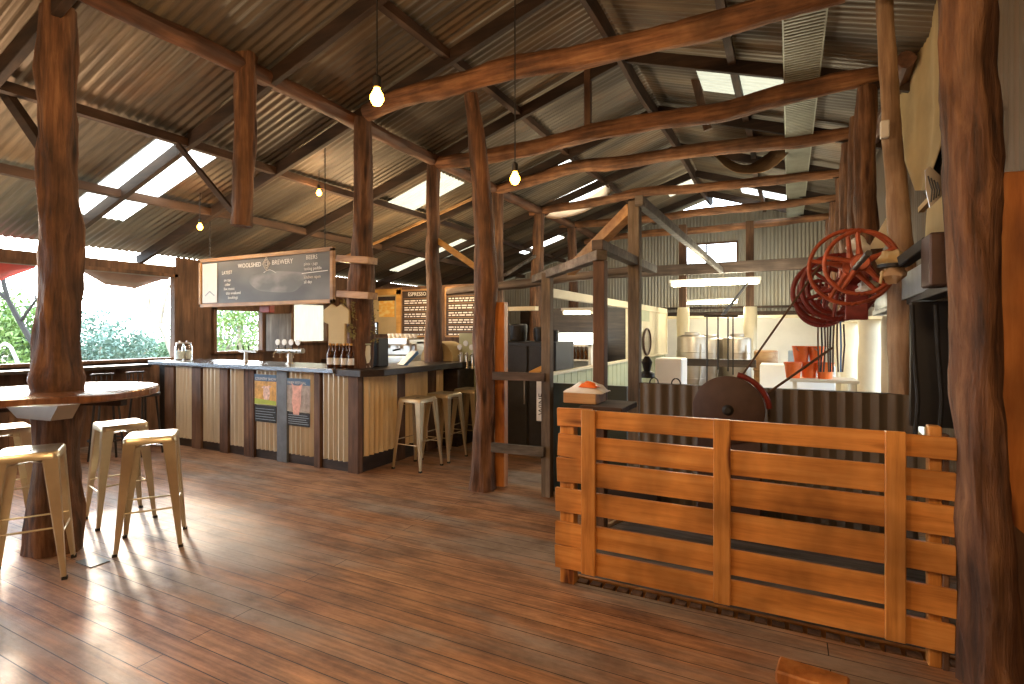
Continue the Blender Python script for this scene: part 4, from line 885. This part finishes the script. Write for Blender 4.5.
MB().tube(el(1,c.x),.02,8,closed=True).build('frame','rust',t,smooth=True); MB().add(el(.98,c.x-.005),[tuple(range(28))]).build('glass','steel',t)
# far cream beam and panel, bright lower wall
tag(MB().box(-2.35,11.98,1.74,.6,12.06,1.80).build('cream_beam','cream',bev=.004),'thin cream beam spanning the brewery in front of the tanks','beam')
struct(MB().box(-3.9,13.18,.1,.9,13.22,1.83).build('trim_3','white')); struct(MB().box(-3.9,13.1,1.83,.9,13.2,1.92).build('trim_4','sawn_x'))
struct(MB().box(-3.9,12.9,1.98,.9,12.95,2.03).build('trim_5','sawn_x'))
for u,y in((683,11.2),(750,11.4)):
    x=XA(u,y); tag(logmb([(x,y,0),(x,y,1),(x+.01,y,1.95)],[.13,.12,.12],u,.2,12).build('pale_post','cream',smooth=True),'pale peeling post %s the steel tanks'%('left of' if u<700 else 'right of'),'post')
    tag(MB().box(x-.07,y-.07,1.95,x+.07,y+.07,3.6).build('upper_post','sawn_z'),'dark upper post %s the fluorescent lights'%('left of' if u<700 else 'right of'),'post')
def tank(x,y,r,h,z0,lab):
    t=thing('brewing_tank',lab,'tank',(x,y,z0),'stainless brewing tanks')
    MB().lathe([(r*.96,0),(r,.03),(r,h),(r*.97,h+.03),(r*.6,h+.06),(r*.2,h+.065)],(x,y,z0),28).build('vessel','tanksteel',t,smooth=True)
    MB().lathe([(r*.5,h+.05),(r*.5,h+.10),(r*.45,h+.11)],(x,y,z0),18).build('manway','tanksteel',t,smooth=True)
    for k in (.25,.75): MB().lathe([(r*1.015,h*k-.015),(r*1.03,h*k),(r*1.015,h*k+.015)],(x,y,z0),28,cap=False).build('band','tanksteel',t,smooth=True)
    for a in (45,135,225,315): MB().tube([(x+r*.8*math.cos(R(a)),y+r*.8*math.sin(R(a)),0),(x+r*.8*math.cos(R(a)),y+r*.8*math.sin(R(a)),z0+.02)],.025,8).build('leg','tanksteel',t,smooth=True)
    MB().tube([(x+r*.7,y-r*.75,z0+h*.9),(x+r*.7,y-r*.85,z0+h*.4),(x+r*.5,y-r*.95,z0)],.014,8).build('pipe','tanksteel',t,smooth=True)
tank(XA(692,10.1),10.1,.26,.95,.4,'leftmost stainless tank beyond the pen'); tank(XA(709,10.8),10.8,.27,.90,.4,'stainless tank second from left beyond the pen'); tank(XA(737,10.6),10.6,.24,.92,.4,'rightmost stainless tank beyond the pen')
tag(MB().box(XA(676,9.4),9.35,.9,XA(756,9.4),9.45,1.02).build('tank_walkway','dark_x'),'dark low walkway edge in front of the stainless tanks','walkway')
x=XA(766,10.2); t=thing('brown_barrel','tan drum right of the pale peeling post','drum',(x,10.2,0)); MB().lathe([(.18,0),(.19,.02),(.19,1.13),(.17,1.15)],(x,10.2,0),24).build('body','frame',t,smooth=True); MB().lathe([(.195,.8),(.205,.82),(.195,.84)],(x,10.2,0),24,cap=False).build('rib','frame',t,smooth=True)
tag(MB().box(XA(760,9.0),8.9,.0,XA(835,9.0),9.4,.98).build('white_bench','white',bev=.01),'long white bench beyond the right half of the pen','bench')
tag(MB().box(XA(788,8.6),8.6,.98,XA(812,8.6),8.85,1.2).build('grey_box','bluegrey',bev=.008),'grey blue box on the white bench','box')
def bucket():
    t=thing('bucket','x','bucket'); MB().lathe([(.065,0),(.085,.16),(.09,.16),(.09,.168),(.08,.168),(.062,.01),(.001,.01)],n=20).build('pail','orange',t,smooth=True)
    MB().tube([(.086*math.cos(R(a)),-.088*math.sin(R(a))*.6,.155-.06*math.sin(R(a))) for a in range(0,181,15)],.004,6).build('handle','steel',t,smooth=True); return t
bk=bucket(); t=thing('stand_table','pale timber stand behind the pen carrying orange buckets','table',(.3,6.57,0))
MB().box(.0,6.35,.95,.62,6.8,.98).build('top','cream',t,bev=.004)
for a in(.03,.55):
    for b in(6.38,6.73): MB().box(a,b,0,a+.04,b+.04,.95).build('leg','cream',t)
for i,(u,y,z) in enumerate([(793,6.5,.98),(809,6.6,.98),(825,6.55,.98),(801,6.6,1.15),(817,6.6,1.15)]): place(bk,i,(XA(u,y),y,z),.3*i,['leftmost orange bucket on the rough stand','middle orange bucket of the bottom row on the rough stand','rightmost orange bucket on the rough stand','upper left orange bucket stacked on the rough stand','upper right orange bucket stacked on the rough stand'][i],'orange buckets behind the pen')
y=6.0;x=XA(668,y); 
tag(MB().box(XA(655,7.2),7.2,0,XA(682,7.2),7.6,1.12).build('white_cabinet','white',bev=.015),'white cabinet standing just beyond the left end of the pen panel','cabinet')
tag(MB().lathe([(.07,1.06),(.07,1.1),(.03,1.12),(.05,1.2),(.02,1.25)],(XA(647,4.9),4.9,0),12).build('black_pump','black',smooth=True),'small black tap fitting beside the tall milled post','tap')
for u,lab in((654,'left'),(676,'right')):
    x=XA(u,4.5); tag(MB().tube([(x+.035*math.cos(R(a)),4.5,1.05+.045*math.sin(R(a))) for a in range(0,181,20)],.006,6).build('iron_ring','black',smooth=True),'black iron half ring on top of the pen panel, the %s one'%lab,'ring')
# right wall: round cream posts in the bright opening
for i,(y,x,r) in enumerate([(6.15,.87,.10),(7.7,.86,.13),(10.3,.87,.13),(12.0,.87,.12)]):
    tag(logmb([(x,y,.0),(x,y,.9),(x,y,1.62)],[r,r,r*.95],60+i,.12,16).build('round_cream_post','cream',smooth=True),'round cream post in the bright side opening, %s from the front'%ORD[i],'post','round cream posts in the side opening')
m=MB()
for k in range(9):
    u=818+k*3.2; tag(MB().tube([P(u,318+3*(k%3),Y=6.3),P(u+1*math.sin(k),345,Y=6.3),P(u+1.2*math.cos(k*2),372,Y=6.3)],.009,6).build('belt_strap',['rope','rubber','rust'][k%3] if k!=7 else 'blue',smooth=True),'hanging belt strap below the dark red wheels, %s from the left'%ORD[k],'strap','straps hanging below the wheels')
# ---------------------------------------------------------------- fridge and kitchen
y=8.4; xa,xb=XA(558,y),XA(592,y); t=thing('display_fridge','glass-door drinks fridge with a glowing white header','fridge',((xa+xb)/2,y,0))
zt=P(575,333,Y=y).z; zh=P(575,344,Y=y).z
f_=MB().box(xa,y,.0,xb,y+.5,zh).box(xa,y-.04,.0,xa+.05,y,zh).box(xb-.05,y-.04,.0,xb,y,zh).box(xa,y-.04,zh-.05,xb,y,zh); f_.build('cabinet','white',t,bev=.004)
MB().box(xa,y-.04,zh,xb,y+.5,zt).build('lit_header','fridgeglow',t,bev=.004)
MB().box(xa+.05,y-.004,.1,xb-.05,y-.002,zh-.05).build('interior','bluegrey',t); 
b_=MB().lathe([(.028,0),(.028,.12),(.01,.17),(.01,.21)],n=8).build('bottle','bottle_brown',smooth=True); tag(b_,'x','bottle')
for r_ in range(1):
    for k in range(7): place(b_,k,(xa+.09+k*(xb-xa-.18)/6,y-.035,1.02),0,'dark bottle in the display fridge, %s from the left'%ORD[k],'bottles in the display fridge')
tag(MB().box(xa+.05,y-.07,.99,xb-.05,y-.006,1.015).build('fridge_shelf','white'),'white wire shelf holding the fridge bottles','shelf')
y=5.9; t=thing('dark_cool_cabinet','large black cabinet in the shade between tall log and grey post','cabinet',(-2.95,y,0))
MB().box(-3.15,y,0.0,-2.45,y+.6,1.35).build('body','black',t,bev=.01); MB().box(-3.12,y-.02,.1,-2.82,y,1.3).build('door','charcoal',t,bev=.006); MB().box(-2.79,y-.02,.1,-2.48,y,1.3).build('door','charcoal',t,bev=.006)
MB().tube([(-2.84,y-.05,.6),(-2.84,y-.05,.9)],.01,6).build('handle','steel',t,smooth=True)
for k,(xx,yy,s_) in enumerate([(-3.05,6.1,.2),(-2.75,6.15,.16),(-2.55,6.05,.12)]):
    tag(MB().lathe([(s_*.5,0),(s_*.55,.02),(s_*.6,s_),(s_*.5,s_+.02)],(xx,yy,1.352),16).build('cooking_pot','charcoal',smooth=True),['large','medium','small'][k]+' dark pot on top of the black cabinet','pot')
tag(MB().box(XA(498,7.0),7.0,P(498,311,Y=7).z,XA(535,7.0),7.12,P(498,307,Y=7).z).build('pale_shelf','cream'),'thin pale shelf edge above the black cabinet','shelf')
tag(MB().box(-4.6,9.3,0,-2.5,9.35,1.9).build('kitchen_screen','dark_x'),'dark screen wall at the back of the kitchen','screen')
c=P(541,400,Y=4.95); t=thing('vertical_sign','narrow white vertical sign with black letters, left of the grey post','sign',c)
MB().box(XA(536.5,4.95),4.95,P(540,421,Y=4.95).z,XA(545,4.95),4.97,P(540,378,Y=4.95).z).build('board','paper',t)
zz=P(540,421,Y=4.95).z+.02
MB().text('WINE',Matrix.Translation((XA(544,4.95),4.946,zz+.04))@Matrix.Rotation(PI/2,4,'X')@Matrix.Rotation(PI/2,4,'Z'),.085,.001).build('lettering','black',t)
tag(MB().beam(P(530,374,Y=4.6),P(543,368,Y=4.6),.03,.05).build('yellow_cup','yellow',bev=.006),'small yellow packet on the upper rail beside the grey post','packet')
# ---------------------------------------------------------------- outdoors
def blob_tree(cx,cy,z0,h,r,mt,lab,seed,n=2600,trunk=True):
    rnd=random.Random(seed); t=thing('leafy_tree',lab,'tree',(cx,cy,-.9),'trees outside the shed'); m=MB(); cl=[(cx+rnd.uniform(-r,r)*.7,cy+rnd.uniform(-r,r)*.7,z0+h*rnd.uniform(.25,.95),r*rnd.uniform(.3,.55)) for _ in range(22)]
    for k in range(n*2):
        c=rnd.choice(cl); d=Vector((rnd.gauss(0,1),rnd.gauss(0,1),rnd.gauss(0,1))).normalized()*c[3]*rnd.uniform(.6,1.05); p=Vector(c[:3])+d; p.z=max(p.z,-.85)
        a=Vector((rnd.uniform(-1,1),rnd.uniform(-1,1),rnd.uniform(-1,1))).normalized(); b=a.cross(Vector((rnd.uniform(-1,1),rnd.uniform(-1,1),1))).normalized(); s=rnd.uniform(.05,.11)*(r/1.6)
        m.add([p-a*s,p+b*s*.45,p+a*s,p-b*s*.45],[(0,1,2,3)])
    m.build('foliage',mt,t)
    if trunk:
        for k in range(4):
            c=cl[k]; MB().tube([(cx,cy,-.9),(cx+(c[0]-cx)*.3,cy+(c[1]-cy)*.3,z0+h*.2),(c[0],c[1],c[2])],[.14,.08,.03],8,seed=k,amp=.2).build('branch','bark',t,smooth=True)
EL=Vector((-SN,CS,0))
def out(u,Z): p=P(u,VH,Z=1); return Vector((p.x*Z,p.y*Z,0))
TR=[(-20,15,-.8,3.2,1.6,'leaf_b','bright green tree seen through the left end of the long window'),(20,17,-.8,2.9,1.5,'leaf_a','grey green tree seen just left of the table post'),(92,17,-.9,2.7,1.3,'leaf_c','blue green tree immediately right of the table post'),(72,21,-.8,3.2,1.5,'leaf_c','misty tree behind the table post'),(126,24,-1,1.9,1.6,'leaf_c','low misty bush in the middle of the long window'),(158,26,-1,1.9,1.9,'leaf_a','low misty bush at the right of the long window'),(190,24,-.9,2.0,1.5,'leaf_a','bush seen at the right jamb of the long window')]
for k,(u,Z,z0,h,r,mt,lab) in enumerate(TR): p=out(u,Z); blob_tree(p.x,p.y,z0,h,r,mt,lab,k+1)
p=out(240,17); blob_tree(p.x,p.y,-.2,3.2,1.5,'leaf_b','leafy tree seen through the small bar window',31,1500)
p=out(222,24); blob_tree(p.x,p.y,-.9,4.2,2.0,'leaf_c','pale tree filling the left of the small bar window',33,1500)
def barebranch(pts,rad,mt,lab,sub):
    t=thing('bare_tree',lab,'tree',pts[0]); p,r=interp(pts,rad,.25); MB().tube(p,r,8,seed=2,amp=.2).build('trunk',mt,t,smooth=True)
    for s_ in sub: MB().tube(s_[0],s_[1],6).build('branch',mt,t,smooth=True)
barebranch([P(60,385,Z=9.5),P(40,355,Z=9.5),P(20,322,Z=9.5),P(8,300,Z=9.5),P(0,268,Z=9.5),P(-10,235,Z=9.5)],[.06,.05,.045,.04,.035,.03],'darkbark','dark bare branch crossing the window left of the table post',[([P(8,300,Z=9.5),P(-15,280,Z=9.5)],[.04,.015]),([P(20,322,Z=9.5),P(36,300,Z=9.5),P(34,290,Z=9.5)],[.03,.02,.01])])
barebranch([P(185,390,Z=13),P(172,352,Z=13),P(160,325,Z=13),P(143,300,Z=13),P(133,287,Z=13)],[.09,.07,.06,.045,.03],'bark','pale leaning gum trunk at the right of the long window',[([P(160,325,Z=13),P(165,300,Z=13),P(170,285,Z=13)],[.05,.04,.02]),([P(172,352,Z=13),P(160,318,Z=13.2),P(150,306,Z=13.2),P(148,290,Z=13)],[.06,.05,.04,.02])])
# rolled awnings on the window wall
def awning(u0,u1,pts_top,pts_bot,mt,lab):
    n=len(pts_top); vs=[]
    for i in range(n):
        a=P(*pts_top[i],X=-8.25); b=P(*pts_bot[i],X=-8.9); mid=(a+b)/2-Vector((0,0,.05)); vs+=[a,mid,b]
    fs=[(3*i+j,3*i+3+j,3*i+4+j,3*i+1+j) for i in range(n-1) for j in range(2)]
    o=MB().add(vs,fs).build('canvas_awning',mt,smooth=True); o.modifiers.new('t','SOLIDIFY').thickness=.01; return tag(o,lab,'awning')
awning(0,0,[(78,258),(110,263),(140,268),(172,273)],[(84,272),(105,284),(135,288),(166,278)],'awning','brown awning sagging outside the long window right of the table post')
awning(0,0,[(-40,246),(0,252),(38,258)],[(-40,285),(0,280),(33,268)],'redcloth','red striped awning outside the long window at far left')
# pale curved car-like cover: a hooped tunnel outside far left
c=P(12,352,X=-13); t=thing('hooped_cover','pale blue hooped garden cover outside the left window','garden cover',(c.x,c.y,-.9))
for k in range(3):
    y=c.y-1.3+.6*k; MB().tube([(c.x+.9*math.cos(R(a)),y,-.9+2.15*math.sin(R(a))) for a in range(0,181,15)],.03,6).build('hoop','white',t,smooth=True)
# ---------------------------------------------------------------- lamps and added fill lights
WARM=(1,.62,.30)
def lamp(name,loc,power,col,r=.12,kind='POINT'):
    l=bpy.data.lights.new(name,kind); l.energy=power; l.color=col; l.shadow_soft_size=r; o=bpy.data.objects.new(name,l); C.objects.link(o); o.location=loc; return o
def bulb(p,ztop,lab,r=.030,st=None):
    t=thing('pendant_bulb',lab,'lamp',p,'bare pendant bulbs'); x,y,z=p
    MB().lathe([(.001,-r*1.15),(r*.6,-r*.95),(r,-r*.2),(r*.9,r*.4),(r*.5,r*1.1),(r*.42,r*1.5)],(x,y,z),16,cap=False).build('bulb','bulb',t,smooth=True)
    MB().lathe([(r*.45,r*1.4),(r*.6,r*1.5),(r*.6,r*2.9),(r*.2,r*3.3)],(x,y,z),12).build('socket','black',t,smooth=True)
    MB().tube([(x,y,z+r*3),(x,y,ztop)],.0045,6).build('cord','black',t,smooth=True)
    lamp('lamp_pendant',(x,y-.02,z-.09),9,WARM,.03)
p=P(377,98,Z=3.2); bulb(p,rz(p.x)-.01,'bare glowing bulb hanging nearest the camera, top centre left',.042)
p=P(515,179,Z=4.0); bulb(p,rz(p.x)-.01,'glowing bulb hanging on a long cord in the middle',.038)
p=P(319,193,Z=6.6); bulb(p,rz(p.x)-.01,'glowing bulb under the roof between the corner post and stub log',.032)
p=P(200,227,Z=6.4); bulb(p,rz(p.x)-.01,'glowing bulb beneath the bright skylights above the sign',.032)
def tube(u0,u1,v,Z,lab,L):
    c=P((u0+u1)/2,v,Z=Z); t=thing('fluorescent_light',lab,'light',c)
    MB().tube([(c.x-L/2,c.y,c.z),(c.x+L/2,c.y,c.z)],.02,10).build('tube','tube',t,smooth=True)
    MB().box(c.x-L/2-.03,c.y-.05,c.z+.035,c.x+L/2+.03,c.y+.05,c.z+.08).build('batten','white',t,bev=.004)
    for s in(-1,1): MB().box(c.x+s*L/2-.015,c.y-.02,c.z-.02,c.x+s*L/2+.015,c.y+.02,c.z+.04).build('end_cap','white',t)
tube(671,757,284,7.9,'large fluorescent tube light below the gable window',1.2)
tube(685,735,303,11.5,'smaller fluorescent tube light farther back below the first',1.05)
tube(565,590,313,8.3,'fluorescent tube light above the display fridge',.45)
lamp('fill_fence',(.1,.05,2.6),78,WARM,.2)  # added warm fill above the camera, no fixture
lamp('fill_front',(-2.6,-.6,2.7),110,WARM,.25)  # added warm fill behind the camera, no fixture
lamp('fill_left',(-5.7,1.8,2.2),48,(1,.7,.45),.25)  # added fill for the bar front, out of view, no fixture

lamp('lamp_bar',(-5.4,5.6,2.2),60,(1,.72,.42),.2)
lamp('lamp_bar',(-5.3,7.2,2.5),30,(1,.66,.32),.2)
lamp('fill_mid',(-2.7,6.6,2.9),16,(1,.75,.45),.2)  # added fill light, no fixture hangs there
for x,y,pw in((-1.0,8.0,45),(-1.0,11.6,52),(-.4,9.8,32),(-3.1,8.2,14)): lamp('lamp_brewery',(x,y,2.1),pw,(1,.90,.66),.3)
# ---------------------------------------------------------------- daylight
w=bpy.data.worlds.new('sky'); bpy.context.scene.world=w; w.use_nodes=True; n=w.node_tree.nodes; l=w.node_tree.links; bg=n['Background']
sd=P(128,292,Z=1)-Vector((0,0,CH)); sd.normalize()
tc=n.new('ShaderNodeTexCoord'); dp=n.new('ShaderNodeVectorMath'); dp.operation='DOT_PRODUCT'; l.new(tc.outputs['Generated'],dp.inputs[0]); dp.inputs[1].default_value=sd
cr=ramp(n,l,dp.outputs['Value'],[(.0,(.55,.66,.78)),(.80,(.80,.90,1)),(.97,(.95,.98,1)),(1.0,(1,.97,.92))])
st=n.new('ShaderNodeMapRange'); l.new(dp.outputs['Value'],st.inputs[0]); st.inputs[1].default_value=.75; st.inputs[2].default_value=1; st.inputs[3].default_value=WORLD; st.inputs[4].default_value=WORLD*3.2
l.new(cr,bg.inputs['Color']); l.new(st.outputs[0],bg.inputs['Strength'])
sun=lamp('sun',(-20,10,10),SUN,(1,.86,.66),0,'SUN'); sun.data.angle=R(4); d=Vector((-1.086,.45,.42)).normalized(); sun.rotation_euler=d.to_track_quat('Z','Y').to_euler()
sc=bpy.context.scene; vs_=sc.view_settings; vs_.view_transform='Standard'; vs_.look='None'; vs_.gamma=1; vs_.use_curve_mapping=False; vs_.exposure=EXPO

a=P(93,562,z=.0); tag(MB().beam((a.x-.09,a.y,.003),(a.x+.09,a.y,.003),.11,.006).build('floor_patch','greyblue'),'small dark metal patch on the floor beside the table log post','patch')
